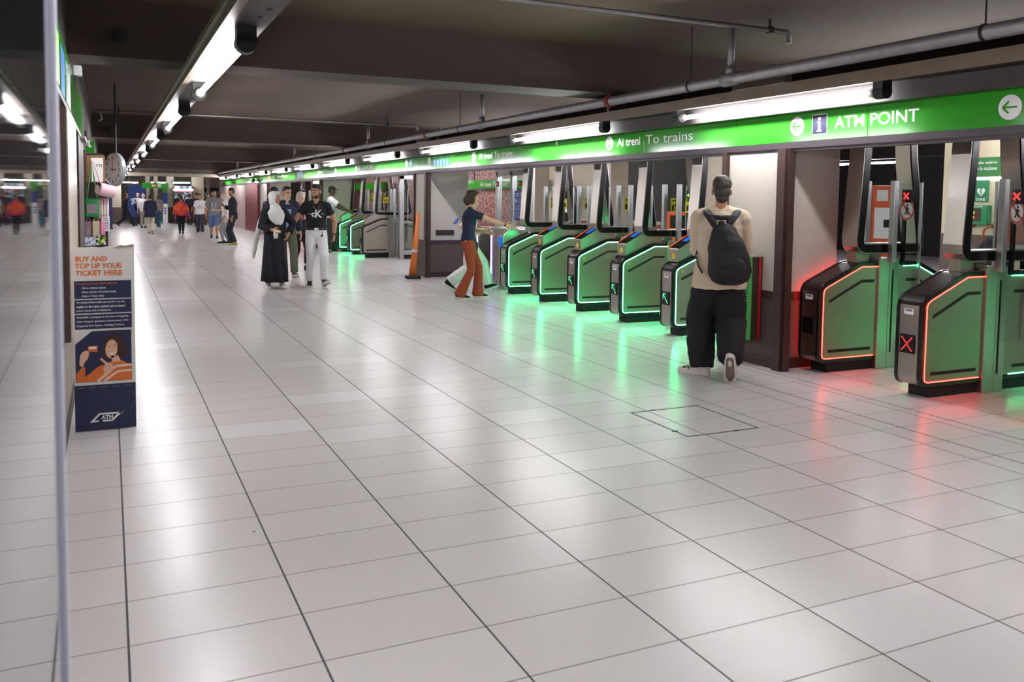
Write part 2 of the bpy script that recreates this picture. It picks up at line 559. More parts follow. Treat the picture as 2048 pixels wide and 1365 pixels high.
# ------------------------------------------------------------------ green sign band, right side
TILT = R(1.4)
band = thing('sign_band', 'long green sign band with white lettering above the ticket gates', 'sign', (5.56, 0, 2.086))
band.rotation_euler = (0, -TILT, 0)
BZ = .267
seams = [5.19+1.615*k for k in range(-6, 28)]
for k in range(len(seams)-1):
    bm = bmesh.new()
    box(bm, 0, .02, seams[k]+.0025, seams[k+1]-.0025, 0, BZ)
    obj('panel', bm, greenp, band, bevel=.002, seg=1)
bm = bmesh.new(); box(bm, .02, .08, seams[0], seams[-1], .01, BZ-.01)
obj('backing', bm, blackm, band)
X0 = -.0015
def on_band(kind, y, z, **k):
    loc = (X0, y, z)
    if kind == 'text':
        return text('lettering', k['s'], whitep, FACE_NX, loc, k['h'], band, k.get('w'), bold=k.get('bold', 0), thick=.0015)
    if kind == 'arrow':
        d = flat('arrow_disc', [disc(k['r'])], whitep, FACE_NX, loc, band)
        a = flat('arrow', arrow(k['r']*.62, k['ang']), greenp, FACE_NX, (X0-.0025, y, z), d, thick=.001)
        return d
    if kind == 'info':
        d = flat('info_sign', [rrect(k['w'], k['w']*1.0, .012)], whitep, FACE_NX, loc, band)
        flat('sign_field', [rrect(k['w']-.014, k['w']-.014, .008)], navyp, FACE_NX, (X0-.0025, y, z), d, thick=.001)
        flat('letter', [disc(.016, 16, 0, .046), rect(.026, .075, 0, -.015), rect(.056, .014, 0, -.055), rect(.028, .012, -.012, .018)], whitep, FACE_NX, (X0-.005, y, z), d, thick=.001)
        return d
    if kind == 'picto':
        d = flat('pictogram', [rrect(k['w'], k['h'], .008)], bluep, FACE_NX, loc, band)
        flat('figure', [disc(.016, 14, 0, k['h']*.27), rect(.022, k['h']*.34, 0, 0), bar((0, -.02), (.02, -.055), .014), bar((0, -.02), (-.022, -.055), .014)], whitep, FACE_NX, (X0-.0025, y, z), d, thick=.001)
        return d
on_band('arrow', 3.97, .125, r=.085, ang=180)
on_band('arrow', 5.98, .135, r=.085, ang=180)
on_band('info', 5.71, .135, w=.175)
on_band('text', 5.12, .135, s='ATM POINT', h=.10, w=.84, bold=.012)
on_band('arrow', 9.17, .150, r=.085, ang=270)
on_band('text', 8.74, .150, s='Ai treni', h=.10, w=.50, bold=.014)
on_band('text', 7.94, .152, s='To trains', h=.10, w=.88)
on_band('arrow', 13.52, .150, r=.085, ang=270)
on_band('text', 13.02, .150, s='Ai treni', h=.10, w=.56, bold=.014)
on_band('text', 12.32, .152, s='To trains', h=.10, w=.68)
on_band('arrow', 15.75, .150, r=.085, ang=270)
on_band('text', 14.95, .205, s='Ingresso disabili Access disabled', h=.035, w=1.1)
for k in range(5):
    on_band('picto', 15.44-.165*k, .105, w=.145, h=.125)
on_band('arrow', 17.15, .150, r=.085, ang=180)
on_band('picto', 16.85, .15, w=.16, h=.16)
on_band('arrow', 21.15, .150, r=.085, ang=180)
on_band('info', 20.85, .15, w=.175)
on_band('text', 20.1, .150, s='ATM POINT', h=.10, w=.95, bold=.012)
on_band('text', 24.6, .16, s='Ai treni To trains', h=.07, w=1.8)
on_band('arrow', 23.3, .150, r=.085, ang=90)
for k in range(3):
    on_band('picto', 28.4-.3*k, .14, w=.24, h=.20)
on_band('text', 31.3, .15, s='Ai treni To trains', h=.09, w=2.0)
on_band('arrow', 32.9, .150, r=.085, ang=270)
flat('line_number_plate', [rect(.5, .16)], redp, FACE_NX, (X0, 34.0, .15), band)
flat('tape_patch', [rrect(.05, .07, .01)], whitep, FACE_NX, (X0, 10.55, .235), band, label='small white tape patch')

# camera and bracket clutter on the band far away
cctv = thing('security_camera', 'dark dome security camera on the sign band by the red mosaic', 'camera', (5.42, 37.2, 2.16))
bm = bmesh.new(); tube(bm, [(.1, 0, .12), (0, 0, .12), (0, 0, .05)], .03, n=10); obj('bracket', bm, blackm, cctv)
bm = bmesh.new(); ell(bm, (0, 0, 0), (.10, .10, .09)); obj('dome', bm, black, cctv, True)
bm = bmesh.new(); tube(bm, [(-.05, -.09, .0), (-.07, -.12, 0)], .05, n=14); obj('lens_ring', bm, whitep, cctv, True)

# ------------------------------------------------------------------ fluorescent lamps
tubem = emis('tube_light', (1.0, .97, 1.0), TUBE)
capm = mat('lamp_cap', '#1b1c20', .5)
clearcap = mat('lamp_ferrule', '#b9b6b0', .3, .5)
chanm = mat('lamp_channel_metal', '#3a3637', .5, .0, vary=.12, scale=7)
chanr = mat('lamp_channel_dark', '#2a2627', .5, .0, vary=.2, scale=7)
chand = mat('lamp_channel_edge', '#6c5f52', .45, .5, vary=.3, scale=6)

def lamp_proto(name, label, group):
    t = thing(name, label, 'lamp', (0, 0, 0), group=group)
    Lh = 1.24
    bm = bmesh.new(); tube(bm, [(0, -Lh+.06, 0), (0, Lh-.06, 0)], .020, n=12, ref=(1, 0, 0)); obj('lamp_tube', bm, tubem, t, True)
    for s in (-1, 1):
        bm = bmesh.new()
        tube(bm, [(0, s*(Lh-.07), 0), (0, s*(Lh-.02), 0), (0, s*(Lh+.0), 0)], [.03, .044, .044], n=14)
        obj('ferrule', bm, clearcap, t, True)
        bm = bmesh.new()
        tube(bm, [(0, s*Lh, 0), (0, s*(Lh+.09), 0)], .055, n=16)
        box(bm, -.05, .05, min(s*Lh, s*(Lh+.09)), max(s*Lh, s*(Lh+.09)), 0, .084)
        obj('lamp_holder', bm, capm, t)
    return t

# left row
LX, LZ = .66, 2.34
names = ['nearest', 'second', 'third', 'fourth', 'fifth', 'sixth', 'seventh', 'eighth', 'ninth', 'tenth', 'eleventh', 'twelfth', 'thirteenth']
p = lamp_proto('tube_lamp', 'x', 'fluorescent lamps of the left ceiling row')
LY = [6.03+4.07*k for k in range(-4, 11)]
first = True
for k, y in enumerate(LY):
    lab = ('lit tube lamp of the left ceiling row, %s one from the camera in view' % names[k-4]) if k >= 4 else 'lit tube lamp of the left ceiling row, out of view behind the camera'
    if first:
        p.location = (LX, y, LZ); p['label'] = lab; first = False
    else:
        dup(p, (LX, y, LZ), lab)
ch = thing('lamp_channel', 'long pale metal channel carrying the left row of tube lamps', 'lamp channel', (LX, 0, LZ))
bm = bmesh.new(); box(bm, -.085, .10, -12, 49, .085, .14); obj('reflector', bm, chanm, ch)
bm = bmesh.new(); box(bm, -.13, -.085, -12, 49, .07, .17); box(bm, -.155, -.13, -12, 49, .11, .15); obj('side_rail', bm, chand, ch)
bm = bmesh.new()
for k in range(-2, 12):
    y = 6.03+4.07*k-2.03
    for d, x in ((-.45, .04), (-.25, .04), (-.12, .04), (.25, .04), (.45, .03)):
        tube(bm, [(x, y+d, .086), (x, y+d, .083)], .014, n=10)
obj('slot_holes', bm, blackm, ch)
bm = bmesh.new()
for y in (-3.1, 8.8, 21, 33.1, 44.7):
    box(bm, -.02, .0, y-.02, y+.02, .14, .45)
obj('hanger', bm, chand, ch)

# right row
RX, RZ = 5.28, 2.385
q = lamp_proto('tube_lamp', 'x', 'fluorescent lamps above the green sign band')
RY = [6.09+4.03*k for k in range(-3, 11)]
first = True
for k, y in enumerate(RY):
    lab = ('lit tube lamp above the right sign band, %s one from the right edge' % names[k-3]) if k >= 3 else 'lit tube lamp above the right sign band, out of view at the right'
    if first:
        q.location = (RX, y, RZ); q['label'] = lab; first = False
    else:
        dup(q, (RX, y, RZ), lab)
ch2 = thing('lamp_channel', 'long dull metal channel carrying the tube lamps over the sign band', 'lamp channel', (RX, 0, RZ))
bm = bmesh.new(); box(bm, -.06, .12, -8, 50, .085, .125); obj('reflector', bm, chanr, ch2)
bm = bmesh.new(); box(bm, -.085, -.06, -8, 50, .07, .15); box(bm, -.06, .02, -8, 50, .15, .175); obj('side_rail', bm, chand, ch2)
bm = bmesh.new(); box(bm, .12, .2, -8, 50, -.055, .085); obj('back_plate', bm, mat('old_plate', '#3a3534', .6, vary=.5, scale=3), ch2)
bm = bmesh.new()
for y in (2, 8.8, 14.6, 21, 27, 33.1, 39, 44.7):
    box(bm, .02, .05, y-.02, y+.02, .125, .40)
obj('hanger', bm, chand, ch2)

# lamps of the paid side
r = lamp_proto('tube_lamp', 'x', 'fluorescent lamps behind the ticket gates')
first = True
spots = [(8.3, y) for y in (1.2, 6.6, 9.6, 12.4, 17.5, 21.5, 26, 31, 37, 43)]+[(11.0, y) for y in (2, 7.2, 11.5, 15.5, 20, 25, 31, 38, 46)]+[(16.5, y) for y in (11.5, 15.5, 19.5)]
for k, (x, y) in enumerate(spots):
    lab = 'lit tube lamp hung from the ceiling behind the ticket gates'
    if first:
        r.location = (x, y, 2.5); r['label'] = lab; first = False
    else:
        dup(r, (x, y, 2.5), lab)
for x in (8.3, 11.0, 16.5):
    c = thing('lamp_channel', 'metal channel of the %s lamp row behind the gates' % ('near' if x < 9 else 'middle' if x < 12 else 'farthest'), 'lamp channel', (x, 0, 2.5))
    bm = bmesh.new(); box(bm, -.08, .08, -4 if x < 12 else 9.6, 49 if x < 12 else 21.5, .085, .12); obj('reflector', bm, chanm, c)
    bm = bmesh.new()
    for y in ((-3.1, 8.8, 21, 33.1, 44.7) if x < 12 else (12, 17)):
        box(bm, -.02, .0, y-.02, y+.02, .12, .29 if x < 12 else .75)
    obj('hanger', bm, chand, c)

# far cross-corridor lamps
s = lamp_proto('tube_lamp', 'x', 'fluorescent lamps of the hall at the far end')
first = True
FARL = ((.95, 48.6, 2.12), (3.5, 49.2, 2.16), (2.6, 53, 2.2), (6.6, 53.5, 2.2))
for k, (x, y, z) in enumerate(FARL):
    lab = 'lit tube lamp across the hall at the far end'
    if first:
        s.location = (x, y, z); s.rotation_euler = (0, 0, PI/2); s['label'] = lab; first = False
    else:
        dup(s, (x, y, z), lab, rz=PI/2)
for o_ in [o_ for o_ in C.objects if o_.get('group') == 'fluorescent lamps of the hall at the far end']: o_.scale = (1, .36, 1)
for x, y, z in FARL:
    bm = bmesh.new(); box(bm, x-.5, x+.5, y-.05, y+.05, z+.085, z+.11); box(bm, x-.02, x+.02, y-.02, y+.02, z+.11, 3.24)
    tag(obj('lamp_tray', bm, chand), 'thin metal tray that holds a cross lamp of the far hall', 'lamp tray', 'lamp trays of the far hall')

# ------------------------------------------------------------------ pipes
pipem = mat('galvanised_pipe', '#8f8d90', .5, .55, vary=.25, scale=14, bump=.1)
redrust = mat('red_clamp', '#7d2e22', .7, vary=.2, scale=30)
pp = thing('ceiling_pipe', 'long grey galvanised pipe under the ceiling above the sign band', 'pipe', (5.18, 0, 2.665))
bm = bmesh.new(); tube(bm, [(0, -6, 0), (0, 20, 0), (0, 50, 0)], .052, n=16); obj('main_run', bm, pipem, pp, True)
for y in (6.45, 12.3, 18.7, 27, 33.5, 40):
    bm = bmesh.new(); tube(bm, [(0, y, .03), (0, y, .46)], .032, n=12); tube(bm, [(0, y-.09, 0), (0, y+.09, 0)], .066, n=16); tube(bm, [(0, y, .03), (0, y, .12)], .045, n=12)
    obj('riser', bm, pipem, pp, True)
for y in (8.55, 14.8, 20.75, 33):
    bm = bmesh.new(); tube(bm, [(0, y-.02, 0), (0, y+.05, 0)], .068, n=14); tube(bm, [(.03, y+.02, .0), (.1, y-.05, .02), (.13, y-.09, .0)], [.04, .05, .02], n=8); box(bm, -.02, .02, y, y+.03, .05, .085)
    obj('clamp', bm, redrust, pp)
bm = bmesh.new()
for y in (3.9, 7.05, 13.2, 17.3, 24, 30):
    tube(bm, [(0, y, .05), (0, y, .585)], .006, n=6)
    tube(bm, [(0, y-.012, 0), (0, y+.012, 0)], .058, n=14)
obj('hanger_rod', bm, blackm, pp)
for k, (y, x0, x1, lab) in enumerate(((6.45, -1, 5.85, 'thin grey cross pipe near the camera under the ceiling, with a bent end'), (18.7, -.2, 6.3, 'second thin cross pipe under the ceiling, farther down the corridor'), (27, -.2, 6.0, 'third thin cross pipe under the ceiling, far down the corridor'))):
    t = thing('cross_pipe', lab, 'pipe', (0, y, 3.15))
    bm = bmesh.new(); tube(bm, [(x0, 0, 0), (x1-.03, 0, 0), (x1, 0, -.02), (x1, 0, -.10)], .026, n=12); obj('main_run', bm, pipem, t, True)
    bm = bmesh.new()
    for x in (x0+.4, 1.4, 5.62):
        tube(bm, [(x, 0, .02), (x, 0, .1)], .012, n=6); box(bm, x-.02, x+.02, -.035, .035, -.03, .03)
    obj('hook', bm, blackm, t)
    if k == 1:
        bm = bmesh.new(); tube(bm, [(-.2, 0, 0), (-.12, 0, -.05), (-.1, 0, -.16), (-.16, 0, -.2)], .024, n=10); obj('bent_end', bm, pipem, t, True)
for k, (x, y, lab) in enumerate(((.12, 8.49, 'dark round hole in the first ceiling beam'), (.0, 20.69, 'dark round hole in the second ceiling beam'))):
    bm = bmesh.new(); tube(bm, [(x, y, 2.93), (x, y-.03, 2.93)], .055, n=16); tag(obj('round_vent', bm, blackm), lab, 'vent')
# ------------------------------------------------------------------ ticket gates
def offset_poly(poly, d):
    n = len(poly); out = []
    P = [Vector(p) for p in poly]
    area = sum(P[i].x*P[(i+1) % n].y-P[(i+1) % n].x*P[i].y for i in range(n))
    sg = 1 if area > 0 else -1
    for i in range(n):
        a, b, c = P[i-1], P[i], P[(i+1) % n]
        e1 = (b-a).normalized(); e2 = (c-b).normalized()
        n1 = Vector((-e1.y, e1.x))*sg; n2 = Vector((-e2.y, e2.x))*sg
        m = n1+n2
        m = m/max(.3, (m.length_squared/2))
        out.append(tuple(b+m*d))
    return out
def round_poly(poly, rs, k=5):
    n = len(poly); out = []
    for i in range(n):
        a, b, c = Vector(poly[i-1]), Vector(poly[i]), Vector(poly[(i+1) % n])
        r = rs[i]
        u, v = (a-b), (c-b)
        t = min(r, u.length*.45, v.length*.45)
        p0, p1 = b+u.normalized()*t, b+v.normalized()*t
        for j in range(k+1):
            s = j/k
            out.append(tuple(p0*(1-s)**2+b*2*s*(1-s)+p1*s*s))
    return out
GP = [(0, .09), (0, .80), (.50, 1.01), (1.23, 1.01), (1.73, .80), (1.73, .09)]
GR = [.09, .09, .06, .06, .09, .09]
GW = .25
ledg = emis('led_green', (.05, 1.0, .34), LED*12)
ledr = emis('led_red', (1.0, .024, .018), LED*3.6)
ledgs = emis('led_green_soft', (.05, 1.0, .34), LED*4.5)
ledrs = emis('led_red_soft', (1.0, .10, .02), LED*1.2)
ledo = emis('led_off', (.9, .25, .05), .15)
ledgd = emis('led_green_dots', (.06, 1.0, .35), 2.5)
ledrd = emis('led_red_dots', (1.0, .03, .03), 3)
gsteel = mat('gate_steel', '#b3ada4', .30, 1., bump=.05, scale=50, stretch=(1, 1, 25))
gside = mat('gate_side_steel', '#a29c90', .42, 1., bump=.05, scale=50, stretch=(1, 25, 1))
gtop = mat('gate_top', '#2b2624', .25, .3)
hoopm = mat('hoop_steel', '#bdb7b0', .28, 1., bump=.04, scale=60, stretch=(1, 20, 1))
screenm = emis('screen_blue', '#2c6fd8', .9)
def led_path(half):
    """LED line of the near half (half=0) or the far half (half=1) on a gate side"""
    a = [(.70, .965), (.505, .965), (.06, .785), (.048, .765), (.045, .73), (.045, .165), (.05, .14), (.075, .13), (.68, .13)]
    a = [(.70, .962), (.505, .962), (.095, .788), (.062, .767), (.047, .735), (.047, .17), (.056, .142), (.085, .132), (.68, .132)]
    return a if not half else [(1.73-x, z) for x, z in a]
def make_gate(kind):
    red = kind == 'red'
    t = thing('ticket_gate', 'x', 'ticket gate', (0, 0, 0))
    bm = bmesh.new(); box(bm, .14, 1.59, .03, .22, 0, .10); obj('plinth', bm, blackm, t)
    core = round_poly(GP, GR)
    bm = bmesh.new(); prism(bm, offset_poly(core, .006), 'y', .035, GW-.035)
    bmesh.ops.recalc_face_normals(bm, faces=bm.faces)
    for f in bm.faces:
        if f.normal.z > .3: f.material_index = 1
    obj('cabinet', bm, [gsteel, gtop], t)
    for s in (0, 1):
        bm = bmesh.new(); prism(bm, core, 'y', *((0, .036) if s == 0 else (GW-.036, GW)))
        obj('edge_trim', bm, black, t, bevel=.008)
        bm = bmesh.new()
        prism(bm, offset_poly(core, .042), 'y', *((-.003, .002) if s == 0 else (GW-.002, GW+.003)))
        obj('side_panel', bm, gside, t)
        yy = -.004 if s == 0 else GW+.004
        for half in (0, 1):
            if s == 0: m = ledg if (kind == 'green' or (red and half)) else (ledr if red else None)
            else: m = (ledg if not half else ledrs) if kind == 'green' else ((ledg if half else ledr) if red else None)
            if kind == 'off': m = None
            if m is None: continue
            if red and m is ledg: m = ledgs
            bm = bmesh.new(); tube(bm, [(x, yy, z) for x, z in led_path(half)], .0032 if m is ledg else .0040, ref=(0, 1, 0), n=8)
            obj('light_strip', bm, m, t, True)
        ys = (-.006, -.002) if s == 0 else (GW+.002, GW+.006)
        for sx in (0, 1):
            fx = (lambda x: x) if not sx else (lambda x: 1.73-x)
            up = [(.115, .655), (.505, .83), (.66, .83)]
            bm = bmesh.new()
            yc = sum(ys)/2
            tube(bm, [(fx(x), yc, z) for x, z in up], [(.002, .014)]*3, ref=(0, 1, 0), n=8)
            obj('sensor_slot', bm, blackm, t)
            bm = bmesh.new()
            tube(bm, [(fx(.115), yc, .20), (fx(.64), yc, .20)], [(.002, .014)]*2, ref=(0, 1, 0), n=8)
            obj('sensor_slot', bm, blackm, t)
    bm = bmesh.new(); tube(bm, [(.135, -.0045, .745), (.135, -.003, .745)], .013, n=16)
    ring = obj('sensor_ring', bm, yellowp if not red else orangep, t)
    bm = bmesh.new(); tube(bm, [(.135, -.006, .745), (.135, -.004, .745)], .008, n=12); obj('ring_centre', bm, gside, ring)
    # post that carries the doors
    bm = bmesh.new()
    box(bm, .70, .83, -.022, GW+.022, 0, 1.035); box(bm, .835, .96, -.018, GW+.018, 0, 1.035)
    obj('centre_post', bm, gsteel, t, bevel=.004)
    bm = bmesh.new()
    for s in (-.024, GW+.018):
        box(bm, .875, .885, s, s+.006, .15, .93)
    obj('post_slot', bm, blackm, t)
    # front display and maker's label
    bm = bmesh.new(); box(bm, -.006, .002, .065, .195, .355, .505)
    d = obj('front_display', bm, black, t)
    if kind == 'green':
        pts = [(-.04+.085*i/9, .048-.10*i/9) for i in range(10)]+[(-.04+.045*i/4, .05) for i in range(1, 5)]+[(-.043, .048-.05*i/4) for i in range(1, 5)]
        flat('led_arrow', [disc(.0052, 8, *p_) for p_ in pts], ledgd, FACE_NX, (-.0065, .13, .43), d)
    elif red:
        pts = [(-.045+.09*i/8, .05-.10*i/8) for i in range(9)]+[(-.045+.09*i/8, -.05+.10*i/8) for i in range(9) if i != 4]
        flat('led_cross', [disc(.0058, 8, *p_) for p_ in pts], ledrd, FACE_NX, (-.0065, .13, .43), d)
    if kind != 'off':
        lb = flat('maker_label', [rect(.09, .045)], whitep, FACE_NX, (.0045, .13, .69), t)
        text('lettering', 'SAIMA', navyp, FACE_NX, (.0030, .13, .699), .016, lb, .07, bold=.03, thick=.001)
    # arch-like sensor hoop over the gate
    q = .13 if red else 0
    path = [(.43+q, 2.6), (.40+q, 1.95), (.345+q, 1.22), (.355+q, 1.15), (.39+q, 1.105), (.45+q, 1.09), (1.22, 1.09), (1.28, 1.105), (1.315, 1.15), (1.32, 1.22), (1.20, 1.95), (1.14, 2.6)]
    def ribbon(off0, off1, y0, y1):
        bm = bmesh.new()
        P = [Vector(p_) for p_ in path]; ra, rb = [], []
        for i, p_ in enumerate(P):
            tn = (P[min(i+1, len(P)-1)]-P[max(i-1, 0)]).normalized()
            nn = Vector((tn.y, -tn.x))       # towards the outside
            a, b = p_-nn*off0, p_-nn*off1
            ra.append([bm.verts.new((v.x, y, v.y)) for v in (a, b) for y in (y0, y1)])
        for i in range(len(ra)-1):
            for a, b in ((0, 1), (1, 3), (3, 2), (2, 0)):
                bm.faces.new((ra[i][a], ra[i][b], ra[i+1][b], ra[i+1][a]))
        for q_ in (ra[0], ra[-1]):
            bm.faces.new((q_[0], q_[1], q_[3], q_[2]))
        return bm
    h = obj('sensor_hoop', ribbon(-.0, .075, .03, .22), black, t)
    obj('hoop_face', ribbon(-.012, 0, .035, .215), hoopm, h)
    obj('hoop_lining', ribbon(.075, .085, .04, .21), hoopm, h)
    bm = bmesh.new(); box(bm, .50, .66, .07, .18, 1.0, 1.10); box(bm, .72, .84, .09, .16, 1.0, 1.10)
    obj('hoop_stem', bm, gside, t)
    # glass doors, swung open alongside the cabinet
    for s, yc in ((0, -.035), (1, GW+.035)):
        bm = bmesh.new(); box(bm, .865, 1.19, yc-.005, yc+.005, .42, 1.74)
        g = obj('glass_door', bm, pane, t)
        bm = bmesh.new(); box(bm, 1.185, 1.205, yc-.012, yc+.012, .42, 1.75)
        obj('door_edge', bm, steel_l, g)
        bm = bmesh.new(); box(bm, .815, .87, yc-.028, yc+.028, 1.0, 1.76)
        obj('door_post', bm, steel_l, t, bevel=.004)
        xm = 1.0; yf = yc-.0062
        if kind == 'green':
            st = flat('warning_sticker', [rrect(.13, .19, .012)], yellowp, FACE_NY, (xm, yf, 1.49), g)
            flat('sticker_drawing', [rect(.032, .07, -.03, -.035), rect(.032, .07, .03, -.035), disc(.014, 10, .012, .0), rect(.09, .012, 0, .06)], blackm, FACE_NY, (xm, yf-.002, 1.49), g, thick=.0008)
        elif red and s == 0:
            st = flat('no_entry_sign', [disc(.098, 32)], whitep, FACE_NY, (xm, yf, 1.49), g)
            flat('red_ring', [[disc(.095, 32)[i], disc(.095, 32)[(i+1) % 32], disc(.078, 32)[(i+1) % 32], disc(.078, 32)[i]] for i in range(32)]+[bar((-.06, .06), (.06, -.06), .016)], redp, FACE_NY, (xm, yf-.002, 1.49), g, thick=.0008)
            flat('walker', [disc(.011, 12, .004, .042), bar((.002, .028), (-.002, -.006), .022), bar((0, -.005), (.019, -.045), .012), bar((0, -.005), (-.026, -.045), .012), bar((.006, .024), (.03, .0), .009), bar((0, .024), (-.02, .0), .009)], blackm, FACE_NY, (xm, yf-.0032, 1.49), g, thick=.0008)
    # lane display on the far side
    bm = bmesh.new(); box(bm, .98, 1.04, -.10, -.0, 1.56, 1.68); box(bm, 1.0, 1.03, -.02, .01, 1.0, 1.57)
    d = obj('lane_display', bm, black, t)
    if kind == 'green':
        flat('led_arrow', arrow(.028, 180), emis('led_lime', (.35, 1, .05), 2), FACE_NX, (.9785, -.05, 1.62), d)
    elif red:
        flat('led_cross', [bar((-.028, .03), (.028, -.03), .012), bar((-.028, -.03), (.028, .03), .012)], ledrd, FACE_NX, (.9785, -.05, 1.62), d)
    if kind == 'off' or kind == 'green':
        # card reader console on the slope
        prof = [(.10, .84), (.10, 1.0), (.46, 1.205), (.55, 1.215), (.63, 1.10), (.66, 1.0), (.62, .93), (.5, .9)]
        prof = round_poly(prof, [.02, .012, .02, .03, .05, .04, .05, .05], 4)
        bm = bmesh.new(); prism(bm, prof, 'y', .045, .225)
        cns = obj('reader_console', bm, gsteel, t, bevel=.006)
        n = Vector((-.205, 0, .36)).normalized(); d_ = Vector((.36, 0, .205)).normalized()
        def plate(a0, a1, y0, y1, h0, h1, nm, m, par):
            bm = bmesh.new()
            o_ = Vector((.10, 0, 1.0))
            vs = [o_+d_*a+n*h+Vector((0, y, 0)) for h in (h0, h1) for a, y in ((a0, y0), (a1, y0), (a1, y1), (a0, y1))]
            v = [bm.verts.new(x) for x in vs]
            for q_ in ((3, 2, 1, 0), (4, 5, 6, 7), (0, 1, 5, 4), (1, 2, 6, 5), (2, 3, 7, 6), (3, 0, 4, 7)):
                bm.faces.new([v[i] for i in q_])
            return obj(nm, bm, m, par)
        plate(.005, .41, .042, .228, -.004, .006, 'reader_plate', black, cns)
        plate(.16, .34, .07, .165, .006, .008, 'screen', screenm, cns)
        plate(.0, .41, .222, .232, -.01, .009, 'orange_edge', emis('orange_line', (1, .12, .02), 1.2), cns)
        y_ = flat('card_target', [disc(.032, 24)], yellowp, FACE_NX, (.0985, .135, .915), cns)
        flat('target_mark', [rect(.04, .008), rect(.03, .004, 0, .012)], orangep, FACE_NX, (.0970, .135, .915), cns, thick=.0008)
    return t

GX = 5.78
GN = [  # kind, y of the near side, label
    ('green', 8.11, 'green-lit ticket gate just left of the man with the black backpack'),
    ('green', 9.23, 'second green-lit ticket gate, counted leftwards from the backpack man'),
    ('green', 10.37, 'green-lit ticket gate in the middle of the five near the camera'),
    ('green', 11.52, 'fourth green-lit ticket gate, counted leftwards from the backpack man'),
    ('green', 12.66, 'green-lit ticket gate beside the woman in rust trousers'),
    ('green', 22.75, 'green-lit ticket gate behind the grey unlit gate'),
    ('green', 23.95, 'green-lit ticket gate used by the man in the dark cap'),
    ('red', 4.78, 'red-lit ticket gate with a red cross on its front display'),
    ('red', 5.87, 'red-lit ticket gate beside the concrete pillar, front display dark'),
    ('red', 3.66, 'red-lit ticket gate cut off by the right edge'),
    ('red', 2.55, 'red-lit ticket gate out of the picture to the right'),
    ('red', 31.5, 'red-lit ticket gate far off behind the walking group'),
    ('red', 29.6, 'second red-lit ticket gate far off behind the walking group'),
    ('off', 21.45, 'grey unlit ticket gate beside the glass side door'),
]
proto = {}
GATES = {}
for kind, y, lab in GN:
    if kind not in proto:
        proto[kind] = make_gate(kind)
        g = proto[kind]; g.location = (GX, y, 0); g['label'] = lab; g['group'] = 'ticket gates'
    else:
        sk = ('reader_console',) if abs(y-12.66) < .01 else ()
        g = dup(proto[kind], (GX, y, 0), lab, 'ticket gates', skip=sk)
        if abs(y-5.87) < .01:
            for c in kids(g):
                if c.name.startswith('front_display'):
                    for q in kids(c): bpy.data.objects.remove(q)
    GATES[round(y, 2)] = g
# ------------------------------------------------------------------ people
CLOUD = {}
def cloud(sc):
    if sc not in CLOUD:
        t = bpy.data.textures.new('cloth_folds', 'CLOUDS'); t.noise_scale = sc; t.noise_depth = 2
        CLOUD[sc] = t
    return CLOUD[sc]
def weld(bm, voxel, smooth=4, fold=0., fscale=.07):
    """grow one continuous surface out of overlapping closed lofts"""
    bmesh.ops.recalc_face_normals(bm, faces=bm.faces)
    me = bpy.data.meshes.new('tmp'); bm.to_mesh(me); bm.free()
    o = bpy.data.objects.new('tmp', me); C.objects.link(o)
    m = o.modifiers.new('r', 'REMESH'); m.mode = 'VOXEL'; m.voxel_size = voxel
    if smooth:
        s = o.modifiers.new('s', 'SMOOTH'); s.factor = .5; s.iterations = smooth
    if fold:
        d = o.modifiers.new('d', 'DISPLACE'); d.texture = cloud(fscale); d.strength = fold; d.mid_level = .5; d.texture_coords = 'LOCAL'
    dg = bpy.context.evaluated_depsgraph_get()
    out = bpy.data.meshes.new_from_object(o.evaluated_get(dg))
    bpy.data.objects.remove(o); bpy.data.meshes.remove(me)
    return out
def mesh_obj(name, me, mats, parent, smooth=True, label=None):
    me.name = name
    me.materials.clear()
    for m in (mats if isinstance(mats, (list, tuple)) else [mats]): me.materials.append(m)
    for p in me.polygons: p.use_smooth = smooth
    o = bpy.data.objects.new(name, me); C.objects.link(o); o.parent = parent
    if label: o['label'] = label
    return o
def V(*a): return Vector(a)
def ik(a, b, l1, l2, pole):
    d = b-a; L = d.length
    if L > (l1+l2)*.999:
        return a+d*(l1/(l1+l2))
    L = max(L, abs(l1-l2)+1e-3)
    x = (l1*l1-l2*l2+L*L)/(2*L)
    h = math.sqrt(max(0, l1*l1-x*x))
    t = d.normalized()
    n = pole-t*pole.dot(t)
    n.normalize()
    return a+t*x+n*h
SKIN = {'pale': '#d9ab92', 'tan': '#b98465', 'dark': '#4e3225', 'fair': '#e0b8a2'}
def skin(k): return mat('skin_'+k, SKIN[k], .55, vary=.06, scale=30)
def cloth(n, c, **k):
    a = dict(rough=.85, vary=.10, scale=25, bump=.15); a.update(k)
    return mat('cloth_'+n, c, **a)

